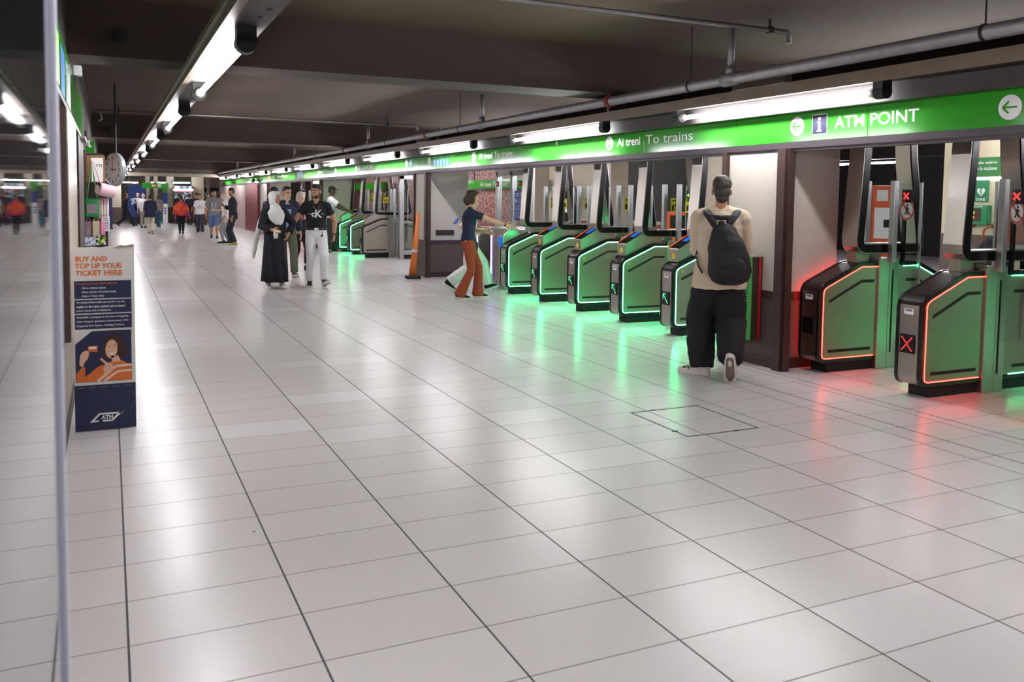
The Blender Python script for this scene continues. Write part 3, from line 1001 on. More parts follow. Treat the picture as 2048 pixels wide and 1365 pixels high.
def person(label, x, y, az, h=1.75, feet=None, hands=None, head=(0, 0), lean=2, build=1.0, fem=False, sk='tan', lod=1,
           group=None, shoulder_twist=0., crouch=0., curl=.5):
    """a walking or standing figure; local axes: x to the person's right, y ahead, z up"""
    P = {}
    s = h/1.75
    root = thing('person', label, 'person', (x, y, 0), -R(az), group)
    root.scale = (s, s, s)
    feet = feet or [(-.10, .0, 0, 0, 0), (.10, 0, 0, 0, 0)]
    vox = {0: .006, 1: .008, 2: .014}[lod]
    # ankles
    ank = []
    for (fx, fy, fz, pit, yw) in feet:
        ank.append(V(fx, fy, fz+.085))
    pz = .93-crouch
    px = (feet[0][0]+feet[1][0])/2*.5
    for a in ank:
        d = math.hypot(a.x-px, a.y)
        pz = min(pz, math.sqrt(max(.3, .855**2-d*d))+a.z+.015)
    pel = V(px, 0, pz)
    hw = .088 if not fem else .092
    hip = [pel+V(-hw, 0, -.02), pel+V(hw, 0, -.02)]
    knee = [ik(hip[i], ank[i], .44, .425, V(math.sin(R(feet[i][4]))*.4, 1, 0)) for i in (0, 1)]
    L = Matrix.Rotation(-R(lean), 3, 'X')
    up = L @ V(0, 0, 1)
    chest = pel+up*.36
    nb = pel+up*.53
    Tw = Matrix.Rotation(R(shoulder_twist), 3, 'Z')
    sw = (.178 if not fem else .155)*(.6+.4*build)
    sh = [nb+Tw @ V(-sw, 0, 0)-up*.062, nb+Tw @ V(sw, 0, 0)-up*.062]
    hc = nb+up*.11+V(0, .035, .075)
    Hm = Matrix.Translation(hc) @ Matrix.Rotation(R(head[0]), 4, 'Z') @ Matrix.Rotation(R(head[1]), 4, 'X')
    hands = hands or ['hang', 'hang']
    wr, el, hd, ht = [], [], [], []
    for i in (0, 1):
        sg = -1 if i == 0 else 1
        hh = hands[i]
        if hh == 'hang': hh = (sg*.05, .0)
        if len(hh) == 2:
            w = sh[i]+V(sg*(.06+abs(hh[0])*.5), hh[1], -math.sqrt(max(.05, .53**2-hh[1]**2)))
            pole = V(sg*.3, -1, 0)
            dirv = (w-sh[i]).normalized()+V(0, .15, 0)
            th = V(0, 1, .2)
        else:
            w = V(*hh[:3])
            pole = V(*(hh[3] if len(hh) > 3 else (sg*.6, -.5, -1)))
            dirv = None
            th = V(*(hh[4] if len(hh) > 4 else (-sg*.5, .2, 1)))
        e = ik(sh[i], w, .285, .255, pole)
        dv = (w-e)
        if dv.length > .255: w = e+dv.normalized()*.255
        if dirv is None: dirv = (w-e).normalized()
        if len(hh) > 5: dirv = V(*hh[5])
        wr.append(w); el.append(e); hd.append(dirv.normalized()); ht.append(th)
    b = build
    sx = Tw @ V(1, 0, 0)
    bm = bmesh.new()
    n = 16
    waist = (.120 if fem else .142)*b
    hipw = (.172 if fem else .160)*b
    ches = (.142 if fem else .162)*b
    rings = [(pel-up*.09, (.12*b, .085*b)), (pel-up*.03, (hipw, .108*b)), (pel+up*.06, (hipw*.97, .11*b)), (pel+up*.17, (waist, .092*b)), (pel+up*.28, (ches*.97, .105*b)),
             (pel+up*.38, (ches*1.05, .115*b)), (pel+up*.455, (ches*1.02, .095*b)), (pel+up*.50, (ches*.72, .07)), (pel+up*.535, (.06, .058))]
    P['torso'] = rings
    tube(bm, [r_[0] for r_ in rings], [r_[1] for r_ in rings], ref=(1, 0, 0), n=18)
    tube(bm, [nb-up*.03, nb+up*.05, hc-V(0, .012, .05)], [(.062, .058), (.052 if not fem else .045, .053), (.052, .058)], n=14, dome=True)
    def limb(pts, rad): tube(bm, pts, rad, n=12, dome=True)
    lerp = lambda a, c, t: a+(c-a)*t
    for i in (0, 1):
        k, a = knee[i], ank[i]
        limb([hip[i]+V(0, 0, .02), lerp(hip[i], k, .35), k, lerp(k, a, .3), lerp(k, a, .75), a], [.09*b, .078*b, .055, .057, .04, .036])
        limb([sh[i], lerp(sh[i], el[i], .4), el[i], lerp(el[i], wr[i], .3), wr[i]], [.052*b, .047*b, .038*b, .040*b, .026])
        bm_f = a
    # head
    ell(bm, (0, -.012, .032), (.074, .094, .088), Hm)
    ell(bm, (0, .018, -.035), (.060, .066, .082), Hm)
    ell(bm, (0, .060, -.092), (.026, .022, .022), Hm)
    ell(bm, (0, .089, -.020), (.012, .020, .022), Hm)
    ell(bm, (0, .076, .012), (.014, .018, .03), Hm)
    ell(bm, (0, .073, .026), (.046, .014, .012), Hm)
    ell(bm, (0, .080, -.061), (.022, .009, .006), Hm)
    ell(bm, (0, .078, -.070), (.018, .009, .006), Hm)
    for q in (-1, 1):
        ell(bm, (q*.034, .055, -.030), (.024, .022, .024), Hm)
        ell(bm, (q*.080, -.010, -.012), (.011, .022, .034), Hm)
    # palms
    fingers = []
    for i in (0, 1):
        sg = -1 if i == 0 else 1
        d = hd[i]; t = (ht[i]-d*ht[i].dot(d)).normalized()     # thumb side
        nrm = d.cross(t)*(1 if i == 0 else -1)    # palm normal
        w = wr[i]
        tube(bm, [w-d*.02, w+d*.03, w+d*.07, w+d*.095], [(.026, .020), (.036, .016), (.041, .015), (.038, .011)], ref=t, n=12, dome=True)
        for j, (off, ln) in enumerate(((.030, .072), (.011, .080), (-.010, .075), (-.030, .058))):
            p0 = w+d*.088+t*off
            dd = d.copy(); pts = [p0]
            for q, fr in enumerate((.45, .32, .23)):
                dd = (Matrix.Rotation((curl*(.55+.25*q+.06*j))*(-1 if i == 0 else 1), 3, t) @ dd).normalized()
                pts.append(pts[-1]+dd*ln*fr)
            fingers.append((pts, [.0095, .009, .0082, .0065], nrm))
        p0 = w+d*.025+t*.03
        fingers.append(([p0, p0+(d*.6+t*.8).normalized()*.035, p0+(d*.6+t*.8).normalized()*.035+(d*.9+t*.25+nrm*.3).normalized()*.030, p0+(d*.6+t*.8).normalized()*.035+(d*.95+nrm*.35).normalized()*.055], [.013, .011, .010, .0075], nrm))
    me = weld(bm, vox, 3)
    bm = bmesh.new(); bm.from_mesh(me); bpy.data.meshes.remove(me)
    for pts, rad, nr in fingers:
        tube(bm, pts, rad, ref=nr, n=8, dome=True)
    bmesh.ops.recalc_face_normals(bm, faces=bm.faces)
    me = bpy.data.meshes.new('body'); bm.to_mesh(me); bm.free()
    mesh_obj('body', me, skin(sk), root)
    if lod < 2:
        for q in (-1, 1):
            bm = bmesh.new(); ell(bm, (q*.031, .071, .004), (.013, .011, .008), Hm, 10, 0); ell(bm, (q*.031, .077, .004), (.006, .006, .006), Hm, 8, 1)
            obj('eye', bm, [mat('eye_white', '#d8d2cc', .3), mat('iris', '#2a1c14', .3)], root, True)
    P.update(root=root, pel=pel, hip=hip, knee=knee, ank=ank, up=up, nb=nb, sh=sh, el=el, wr=wr, hd=hd, ht=ht, Hm=Hm, hc=hc, feet=feet, b=b, fem=fem, vox=max(vox, .009), lean=lean, s=s, lod=lod, sx=sx)
    return P

lerp = lambda a, c, t: a+(c-a)*t
def top(P, m, hem=.0, sleeve=1.0, fit=.012, name='shirt', fold=.010, collar=0., neck=.515, flare=0., sl_fit=None, arm_from=0., label=None):
    """shirt or jacket: hem is metres above the hip joint level, sleeve 0..2 (1 = elbow, 2 = wrist)"""
    bm = bmesh.new()
    up, pel = P['up'], P['pel']
    pts, rad = [], []
    hs = [hem, .06, .17, .28, .38, .455, .49, neck]
    prof = {.06: 2, .17: 3, .28: 4, .38: 5, .455: 6, .49: 7}
    base = [r_[1] for r_ in P['torso']]
    def rad_at(z):
        zs = [-.09, -.03, .06, .17, .28, .38, .455, .50, .535]
        z = max(zs[0], min(zs[-1], z))
        for i in range(len(zs)-1):
            if z <= zs[i+1]:
                t = (z-zs[i])/(zs[i+1]-zs[i])
                return (base[i][0]*(1-t)+base[i+1][0]*t, base[i][1]*(1-t)+base[i+1][1]*t)
    zz = sorted(set([hem]+[z for z in (-.03, .06, .12, .17, .22, .28, .33, .38, .42, .455, .49) if z > hem+.02]+[neck]))
    for z in zz:
        a, c = rad_at(z)
        if z < .0: a, c = max(a, rad_at(.0)[0]), max(c, rad_at(0)[1])
        f = fit+flare*max(0, (.30-z))
        if z < .25: a = max(a, rad_at(.06)[0]*.93*(1 if fit > .015 else .96))
        pts.append(pel+up*z); rad.append((a+f, c+f))
    tube(bm, pts, rad, n=20)
    for i in (0, 1):
        sh, el, wr = P['sh'][i], P['el'][i], P['wr'][i]
        f = fit if sl_fit is None else sl_fit
        b = P['b']
        P_ = [sh-(el-sh)*.02, lerp(sh, el, .45)]
        R_ = [.060*b+f, .052*b+f]
        if sleeve <= 1:
            P_ = [sh, lerp(sh, el, sleeve*.5), lerp(sh, el, sleeve)]; R_ = [.058*b+f, .055*b+f, .052*b+f*1.2]
        else:
            e = lerp(el, wr, min(1., sleeve-1))
            P_ += [el, lerp(el, e, .5), e]; R_ += [.043*b+f, .040*b+f, .033+f]
        # dome only at the shoulder
        d0 = (P_[0]-P_[1]).normalized()
        P_ = [P_[0]+d0*R_[0]*.75, P_[0]+d0*R_[0]*.45]+P_; R_ = [R_[0]*.45, R_[0]*.82]+R_
        tube(bm, P_, R_, n=14)
        tube(bm, [sh+(P['nb']-sh)*.75, sh], [.045*b+f, .058*b+f], n=12, dome=True)
    if collar:
        nb = P['nb']
        tube(bm, [nb-up*.05, nb+up*collar], [(.085, .08), (.068, .070)], n=16)
    me = weld(bm, P['vox']*1.15, 4, fold)
    return mesh_obj(name, me, m, P['root'], label=label)

def trousers(P, m, th=.095, kn=.07, an=.06, hem=.03, fold=.010, waist=.10, name='trousers', mid=None, label=None):
    bm = bmesh.new()
    up, pel, b = P['up'], P['pel'], P['b']
    base = [r_[1] for r_ in P['torso']]
    tube(bm, [pel-up*.10, pel-up*.03, pel+up*.06, pel+up*waist], [(.125*b, .10*b), (base[1][0]+.010, base[1][1]+.010), (base[2][0]+.008, base[2][1]+.008), (max(base[2][0]*.93, .125)+.006, base[2][1]*.95+.008)], n=20)
    for i in (0, 1):
        h_, k, a = P['hip'][i], P['knee'][i], P['ank'][i]
        end = a+(a-k).normalized()*(-hem)
        ms = mid if mid else (kn+an)/2
        pts = [h_+V(0, 0, .03), lerp(h_, k, .25), lerp(h_, k, .6), k, lerp(k, end, .5), end]
        rr = [th, th*.98, (th+kn)/2, kn, ms, an]
        tube(bm, pts, rr, n=16)
    me = weld(bm, P['vox']*1.15, 4, fold)
    return mesh_obj(name, me, m, P['root'], label=label)

def shoes(P, upper, sole, ln=.275, w=.047, high=.09, extra=None):
    out = []
    for i in (0, 1):
        fx, fy, fz, pit, yw = P['feet'][i]
        a = P['ank'][i]
        M = Matrix.Translation(a) @ Matrix.Rotation(-R(yw), 4, 'Z') @ Matrix.Rotation(R(pit), 4, 'X')
        bm = bmesh.new()
        heel, toe = -.075, ln-.075
        q = [(heel, -.05), (heel+.03, -.045), (.0, -.04), (.07, -.046), (.13, -.053), (toe-.02, -.058), (toe, -.062)]
        rr = [(w*.5, .022), (w*.85, .045), (w*.85, .052), (w*.95, .040), (w*1.05, .030), (w*.8, .022), (w*.4, .012)]
        tube(bm, [M @ V(0, y_, z_) for y_, z_ in q], rr, ref=M.to_3x3() @ V(1, 0, 0), n=14)
        tube(bm, [M @ V(0, -.025, -.03), M @ V(0, -.012, high-.06)], [(w*.85, .058), (w*.9, .055)], ref=M.to_3x3() @ V(1, 0, 0), n=14)
        me = weld(bm, .008 if P['lod'] < 2 else .012, 3)
        o = mesh_obj('shoe', me, upper, P['root'])
        bm = bmesh.new()
        out2 = []
        K = 20
        for k in range(K):
            t = 2*PI*k/K
            yy = (heel+toe)/2+(ln/2+.006)*math.cos(t)
            ww = (w+.006)*(1.05 if math.cos(t) > 0 else .92)*(abs(math.sin(t))**.6)*(1 if math.sin(t) > 0 else -1)
            out2.append((ww, yy))
        a_ = [bm.verts.new(M @ V(x_, y_, -.085)) for x_, y_ in out2]
        b_ = [bm.verts.new(M @ V(x_, y_, -.055)) for x_, y_ in out2]
        bm.faces.new(a_); bm.faces.new(list(reversed(b_)))
        for k in range(K): bm.faces.new((a_[k], a_[(k+1) % K], b_[(k+1) % K], b_[k]))
        obj('sole', bm, sole, o)
        if extra: extra(o, M, i)
        out.append(o)
    return out

def hair(P, m, style='short', name='hair', fold=.006):
    Hm = P['Hm']
    bm = bmesh.new()
    if style in ('short', 'fade', 'crop'):
        ell(bm, (0, -.022, .050), (.080, .094, .083), Hm)
        ell(bm, (0, -.055, -.010), (.070, .055, .062), Hm)
        if style == 'fade': ell(bm, (0, .035, .095), (.066, .066, .040), Hm)
        if style == 'short': ell(bm, (0, .03, .090), (.060, .058, .036), Hm)
    elif style == 'neck':       # thick hair that reaches the nape
        ell(bm, (0, -.024, .052), (.085, .096, .085), Hm)
        ell(bm, (0, -.060, -.018), (.072, .050, .072), Hm)
        ell(bm, (0, -.070, -.075), (.055, .030, .045), Hm)
        ell(bm, (0, .025, .10), (.066, .055, .038), Hm)
        fold = .014
    elif style == 'bob':
        ell(bm, (0, -.020, .050), (.090, .10, .086), Hm)
        ell(bm, (0, -.065, -.04), (.092, .068, .11), Hm)
        ell(bm, (.01, -.10, -.05), (.07, .05, .07), Hm)
        for q in (-1, 1): ell(bm, (q*.075, .0, -.03), (.022, .05, .085), Hm)
        ell(bm, (0, .045, .085), (.06, .05, .035), Hm)
    elif style == 'bun':
        ell(bm, (0, -.022, .050), (.080, .094, .083), Hm)
        ell(bm, (0, -.055, -.005), (.074, .055, .065), Hm)
        ell(bm, (0, -.075, .115), (.045, .045, .042), Hm)
    elif style == 'thin':
        ell(bm, (0, -.030, .035), (.079, .088, .070), Hm)
        ell(bm, (0, -.06, -.015), (.07, .045, .05), Hm)
    elif style == 'curly':
        ell(bm, (0, -.02, .055), (.10, .105, .10), Hm)
        ell(bm, (0, -.05, -.03), (.10, .07, .09), Hm)
        fold = .03
    me = weld(bm, .007 if P['lod'] < 2 else .012, 2, fold, .03)
    return mesh_obj(name, me, m, P['root'])

def sub(P, name, bm, mats, smooth=True, label=None, parent=None):
    return obj(name, bm, mats, parent or P['root'], smooth, label=label)

hair_dark = mat('hair_dark', '#1d1714', .6, vary=.4, scale=60, bump=.4, stretch=(1, 1, .2))
hair_brown = mat('hair_brown', '#3e2a1e', .55, vary=.35, scale=60, bump=.4, stretch=(1, 1, .2))
hair_grey = mat('hair_grey', '#35302d', .6, vary=.8, scale=45, bump=.4, stretch=(1, 1, .2))
hair_white = mat('hair_white', '#c9c2b8', .6, vary=.15, scale=60, bump=.3)
hair_blond = mat('hair_blond', '#a9865a', .6, vary=.25, scale=60, bump=.3)
c_black = cloth('black', '#15151a', vary=.25)
c_navy = cloth('navy', '#1d2240', vary=.15)
c_white = cloth('white', '#e6e4e6')
c_beige = cloth('beige', '#cdbba3', vary=.05, scale=60)
leather = mat('dark_leather', '#1c1817', .45, vary=.2, scale=30)
rubber_w = mat('white_sole', '#e4e0d8', .6)
rubber_d = mat('dark_sole', '#2a2627', .7)
# --- 1: man with the backpack, seen from behind
p = person('person seen from behind in a beige jacket and wide black trousers, wearing a backpack', 4.895, 6.16, 39, 1.75,
           feet=[(-.14, .02, 0, 0, -72), (.11, -.26, .13, -58, 4)], hands=[(-.14, .30, 1.06, (-.35, -.8, -.8)), (.15, .30, 1.06, (.35, -.8, -.8))], head=(4, -4), lean=2, lod=0, build=1.04)
hair(p, hair_grey, 'neck')
jk = top(p, c_beige, hem=-.15, sleeve=1.85, fit=.030, name='jacket', fold=.022, collar=.02, flare=.10, sl_fit=.024)
trousers(p, c_black, th=.132, kn=.135, an=.105, mid=.126, hem=-.025, fold=.022)
def toe(o, M, i):
    bm = bmesh.new()
    tube(bm, [M @ V(0, .10, -.046), M @ V(0, .165, -.052), M @ V(0, .198, -.06)], [(.050, .030), (.043, .024), (.02, .012)], ref=M.to_3x3() @ V(1, 0, 0), n=12)
    obj('toe_patch', bm, leather, o, True)
    bm = bmesh.new()
    tube(bm, [M @ V(0, -.075, -.083), M @ V(0, -.05, -.083), M @ V(0, .06, -.083), M @ V(0, .15, -.083), M @ V(0, .195, -.083)], [(.018, .0045), (.036, .0045), (.040, .0045), (.044, .0045), (.018, .0045)], ref=M.to_3x3() @ V(1, 0, 0), n=12)
    obj('tread', bm, mat('worn_sole', '#7d7167', .7), o, True)
shoes(p, c_white, rubber_w, ln=.29, w=.05, extra=toe)
bm = bmesh.new()
for q in (-1, 1):
    tube(bm, [p['Hm'] @ V(q*.079, -.01, .012), p['Hm'] @ V(q*.078, .05, .012), p['Hm'] @ V(q*.06, .10, .010)], .003, n=6)
sub(p, 'glasses', bm, blackm)
bp = thing('backpack', 'black soft backpack worn over a beige jacket', 'backpack', p['root'].location, p['root'].rotation_euler.z)
BK = 1.17
bp.scale = p['root'].scale
pk = cloth('backpack', '#14151b', rough=.7, vary=.2)
nb, up = p['nb'], p['up']
bk = V(0, -.155, 0)
bm = bmesh.new()
z0 = p['pel'].z
tube(bm, [V(.08, -.20, z0-.035), V(.08, -.23, z0+.03), V(.07, -.24, z0+.12), V(.04, -.23, z0+.26), V(.02, -.205, z0+.37), V(.005, -.185, z0+.43)], [(.17, .07), (.188, .09), (.178, .09), (.150, .075), (.105, .05), (.065, .025)], n=18, dome=True)
me = weld(bm, .010, 4, .022, .10)
body = mesh_obj('main_compartment', me, pk, bp)
bm = bmesh.new()
tube(bm, [V(.085, -.285, z0-.02), V(.085, -.31, z0+.03), V(.075, -.315, z0+.09), V(.07, -.305, z0+.13)], [(.12, .03), (.145, .035), (.135, .03), (.11, .02)], n=16, dome=True)
mesh_obj('front_pocket', weld(bm, .010, 4, .012, .08), pk, bp)
bm = bmesh.new(); tube(bm, [V(-.06, -.340, z0+.055), V(.06, -.350, z0+.06), V(.18, -.340, z0+.055)], .004, n=6); tube(bm, [V(.05, -.315, z0+.20), V(.06, -.32, z0+.26), V(.05, -.30, z0+.31)], .004, n=6)
obj('zip', bm, leather, bp)
for q in (-1, 1):
    bm = bmesh.new()
    tube(bm, [V(q*.05, -.20, z0+.415), V(q*.09, -.185, z0+.47), V(q*.125, -.13, z0+.515), V(q*.13, -.03, z0+.535), V(q*.135, .08, z0+.47), V(q*.14, .12, z0+.36)], [(.034, .014)]*6, ref=(1, 0, 0), n=10, dome=True)
    obj('shoulder_strap', bm, pk, bp, True)
    bm = bmesh.new()
    tube(bm, [V(q*.20, .04, z0+.20), V(q*.215, -.05, z0+.14), V(q*.19, -.13, z0+.06), V(q*.15, -.20, z0+.0)], [(.013, .005)]*4, ref=(0, 0, 1), n=8)
    obj('lower_strap', bm, pk, bp, True)
bm = bmesh.new(); tube(bm, [V(-.12, -.165, z0+.485), V(0, -.19, z0+.475), V(.12, -.165, z0+.485)], [(.022, .012)]*3, ref=(0, 0, 1), n=8); obj('yoke', bm, pk, bp, True)
bm = bmesh.new(); tube(bm, [V(-.035, -.215, z0+.42), V(-.03, -.225, z0+.455), V(.03, -.225, z0+.455), V(.035, -.215, z0+.42)], .007, n=8); obj('grab_handle', bm, mat('pale_webbing', '#b9a78f', .7), bp, True)

# --- 2: woman in rust trousers
p = person('person with brown bobbed hair in a navy tee and rust trousers, reaching to a gate', 5.02, 12.42, 110, 1.66, fem=True, sk='pale',
           feet=[(-.08, .17, 0, 0, 0), (.09, -.12, 0, -6, 0)], hands=[(-.12, .30, 1.08, (-.5, -.5, -1)), (.14, .64, 1.19, (.2, -.3, -1), (0, .1, 1))], head=(-6, -6), lean=3, lod=0, curl=.25)
hair(p, hair_brown, 'bob')
top(p, c_navy, hem=-.02, sleeve=.62, fit=.010, name='tee', fold=.008)
trousers(p, cloth('rust', '#9a4328', vary=.08), th=.092, kn=.066, an=.098, mid=.078, hem=-.045, fold=.010)
shoes(p, c_black, rubber_w, ln=.25)
bm = bmesh.new(); w = p['wr'][1]; d = p['hd'][1]; tube(bm, [w-d*.012, w+d*.012], .030, n=14); sub(p, 'watch', bm, leather)
bg = thing('shoulder_bag', 'small black bag hanging at the hip of a navy tee', 'bag', p['root'].location, p['root'].rotation_euler.z)
bm = bmesh.new(); tube(bm, [V(-.19, .06, .72), V(-.20, .06, .82), V(-.19, .05, .92)], [(.10, .035), (.11, .04), (.08, .03)], ref=(0, 1, 0), n=14, dome=True); obj('pouch', bm, leather, bg, True)
bm = bmesh.new(); tube(bm, [V(-.19, .05, .94), V(-.17, .04, 1.15), V(-.10, .03, 1.36)], .006, n=6); obj('strap', bm, leather, bg)

# --- 3: person half hidden behind her
p = person('person in wide white trousers mid-stride, mostly hidden behind a navy tee', 5.50, 13.55, 108, 1.62, fem=True, sk='fair',
           feet=[(-.08, .36, 0, 18, 0), (.08, -.36, .06, -32, 0)], hands=[(-.20, .28, 1.10), (.24, .05, 1.08, (.4, -1, -.6))], head=(0, -8), lod=1)
hair(p, hair_brown, 'bun')
top(p, c_white, hem=-.04, sleeve=.5, fit=.016, name='blouse')
trousers(p, c_white, th=.10, kn=.095, an=.105, hem=.01, fold=.012)
shoes(p, c_black, rubber_w, ln=.25)
ph = thing('phone', 'blue-cased phone held out behind a navy tee', 'phone', (5.16, 13.28, 1.17), -R(60))
bm = bmesh.new(); box(bm, -.035, .035, -.005, .005, -.065, .065); o = obj('case', bm, mat('phone_blue', '#2d4f9a', .3), ph, bevel=.004); o.rotation_euler = (R(-50), 0, 0)

# --- 4: man with the black tee and white jeans
p = person('person in a black lettered tee, white jeans and black-and-white sneakers, striding forward', 3.20, 14.86, 188, 1.73, build=1.10,
           feet=[(-.13, .20, .03, 20, -14), (.10, -.06, 0, 0, 4)], hands=[(-.31, .06, .90, (-1, -.8, .2), (.2, 1, .3)), (.47, .06, .95, (.6, -.6, .4), (-.2, 1, 0))], head=(-38, -2), lean=1, lod=0, curl=.9, shoulder_twist=-6)
CK = p
hair(p, hair_dark, 'fade')
tee = top(p, cloth('black_tee', '#131318', vary=.2), hem=.055, sleeve=.58, fit=.008, name='tee', fold=.006)
trousers(p, cloth('white_jeans', '#efedf2', vary=.03), th=.098, kn=.076, an=.062, hem=.03, fold=.010)
def stripe(o, M, i):
    bm = bmesh.new()
    for q in (-1, 1):
        tube(bm, [M @ V(q*.050, -.03, -.045), M @ V(q*.050, .04, -.045), M @ V(q*.045, .06, -.025)], [(.004, .010)]*3, ref=M.to_3x3() @ V(1, 0, 0), n=6)
    tube(bm, [M @ V(0, .165, -.055), M @ V(0, .195, -.06)], [(.046, .024), (.028, .014)], ref=M.to_3x3() @ V(1, 0, 0), n=12)
    obj('white_patch', bm, c_white, o, True)
shoes(p, c_black, rubber_w, ln=.29, extra=stripe)
bm = bmesh.new(); ell(bm, (0, .022, -.078), (.062, .058, .046), p['Hm']); ell(bm, (0, .060, -.098), (.032, .026, .022), p['Hm']); sub(p, 'beard', bm, mat('beard_brown', '#3b2a21', .7, vary=.3, scale=60))
bm = bmesh.new()
for q in (-1, 1): tube(bm, [p['Hm'] @ V(q*.014, .093, .026), p['Hm'] @ V(q*.034, .090, .031), p['Hm'] @ V(q*.050, .078, .024)], .006, n=6)
sub(p, 'eyebrows', bm, hair_dark)
bm = bmesh.new(); pel = p['pel']; tube(bm, [pel+V(0, 0, .055), pel+V(0, 0, .095)], [(.185, .142), (.183, .140)], n=24); o = sub(p, 'belt', bm, leather)
bm = bmesh.new(); box(bm, -.035, .035, .138, .150, pel.z+.055, pel.z+.095); obj('buckle', bm, whitep, o, bevel=.004)
bm = bmesh.new(); nb = p['nb']; tube(bm, [nb+V(-.062, .03, .0), nb+V(-.06, .10, -.05), nb+V(-.01, .135, -.13), nb+V(0, .137, -.15), nb+V(.01, .135, -.13), nb+V(.06, .10, -.05), nb+V(.062, .03, .0)], .0035, n=6); box(bm, nb.x-.005, nb.x+.005, .128, .138, nb.z-.19, nb.z-.15); sub(p, 'necklace', bm, steel_l)
z = pel.z+.335
for ch_, x_, z_, h_ in (('c', .055, -.015, .07), ('K', -.03, .0, .13)):
    text('lettering', ch_, whitep, ((-1, 0, 0), (0, 0, 1), (0, 1, 0)), (x_, .138, z+z_), h_, p['root'], bold=.02, thick=.012)
for x_, s_ in ((.105, 'Calvin'), (-.11, 'Klein')):
    text('lettering', s_, whitep, ((-1, 0, 0), (0, 0, 1), (0, 1, 0)), (x_, .118, z), .016, p['root'], thick=.014)
bm = bmesh.new(); w = p['wr'][0]; d = p['hd'][0]; tube(bm, [w-d*.02, w+d*.005], .033, n=14); sub(p, 'wristband', bm, leather)
sg = thing('sunglasses', 'dark sunglasses hooked on a white jeans pocket', 'glasses', p['root'].location, p['root'].rotation_euler.z)
bm = bmesh.new()
for k in (0, 1): tube(bm, [V(-.095, .125, pel.z-.06-.055*k), V(-.095, .132, pel.z-.06-.055*k)], .024, n=14)
tube(bm, [V(-.10, .13, pel.z+.02), V(-.095, .132, pel.z-.14)], .005, n=6); obj('frame', bm, black, sg)

# --- 5: woman in black abaya and white headscarf
p = person('person in a long black robe and white headscarf, holding hands with a black tee', 2.50, 14.80, 176, 1.60, fem=True, sk='tan',
           feet=[(-.11, .10, 0, 6, -4), (.10, -.06, 0, 0, 6)], hands=[(-.225, .11, .99, (-1, -.4, -.2), (.3, 1, 0)), (.10, .27, 1.08, (.8, -.2, -1))], head=(52, 0), lean=1, lod=0)
hj = bmesh.new(); Hm = p['Hm']
ell(hj, (0, -.030, .035), (.098, .100, .100), Hm); ell(hj, (0, -.035, -.05), (.092, .078, .10), Hm); ell(hj, (0, -.01, -.10), (.075, .07, .05), Hm)
for q in (-1, 1): ell(hj, (q*.076, -.002, -.02), (.026, .050, .10), Hm)
ell(hj, (0, .035, .098), (.075, .058, .034), Hm)
nb = p['nb']
tube(hj, [nb+V(0, .02, .06), nb+V(0, .02, -.02), nb+V(0, .03, -.08), nb+V(-.02, .07, -.16), nb+V(-.03, .09, -.27), nb+V(-.03, .10, -.30)], [(.085, .085), (.13, .11), (.17, .125), (.15, .09), (.10, .05), (.06, .03)], n=18)
tube(hj, [nb+V(.08, -.02, -.02), nb+V(.17, -.06, -.07), nb+V(.24, -.10, -.25), nb+V(.30, -.14, -.55), nb+V(.34, -.18, -.85), nb+V(.345, -.18, -.92)], [(.05, .03), (.055, .025), (.05, .02), (.05, .02), (.035, .014), (.015, .01)], n=12, ref=(1, 0, 0))
mesh_obj('headscarf', weld(hj, .010, 3, .012, .06), c_white, p['root'])
rb = bmesh.new(); pel = p['pel']
K = 72
rings = []
prof = [(.30, .150, .118, 0), (.16, .150, .115, 0), (.05, .185, .15, .004), (-.10, .20, .18, .010), (-.35, .205, .22, .018), (-.60, .215, .25, .026), (-.80, .225, .27, .030)]
for z_, a, c_, f_ in prof:
    rings.append([rb.verts.new(pel+V((a+f_*math.sin(7*t+z_*3))*math.cos(t)*1.0, .03*(-z_)+(c_+f_*math.sin(9*t+z_*2))*math.sin(t), z_)) for t in [2*PI*k/K for k in range(K)]])
for i in range(len(rings)-1):
    for k in range(K): rb.faces.new((rings[i][k], rings[i][(k+1) % K], rings[i+1][(k+1) % K], rings[i+1][k]))
rb.faces.new(rings[0])
c_robe = cloth('robe', '#12131d', vary=.25, scale=8)
robe = sub(p, 'robe_skirt', rb, c_robe)
so = robe.modifiers.new('thick', 'SOLIDIFY'); so.thickness = .006
top(p, c_robe, hem=-.05, sleeve=1.85, fit=.026, name='robe_top', fold=.018, sl_fit=.03)
trousers(p, c_robe, th=.085, kn=.07, an=.06, hem=.03, name='leggings')
shoes(p, c_white, rubber_w, ln=.26, w=.05)
ph = thing('phone', 'pale phone and tissue held up in front of a black robe', 'phone', p['root'].location, p['root'].rotation_euler.z)
hw_ = p['wr'][1]; s_ = p['s']
bm = bmesh.new(); box(bm, -.035, .035, -.006, .006, -.07, .07); o = obj('phone_body', bm, whitep, ph, bevel=.003); o.location = (hw_+V(-.06, .07, -.01))*s_; o.rotation_euler = (R(70), 0, R(20))
bm = bmesh.new(); tube(bm, [V(0, 0, .02), V(.01, .01, -.05), V(.0, .0, -.12)], [(.02, .01), (.04, .012), (.03, .008)], n=10); o = obj('tissue', bm, c_white, ph, True); o.location = (hw_+V(-.05, .05, -.02))*s_

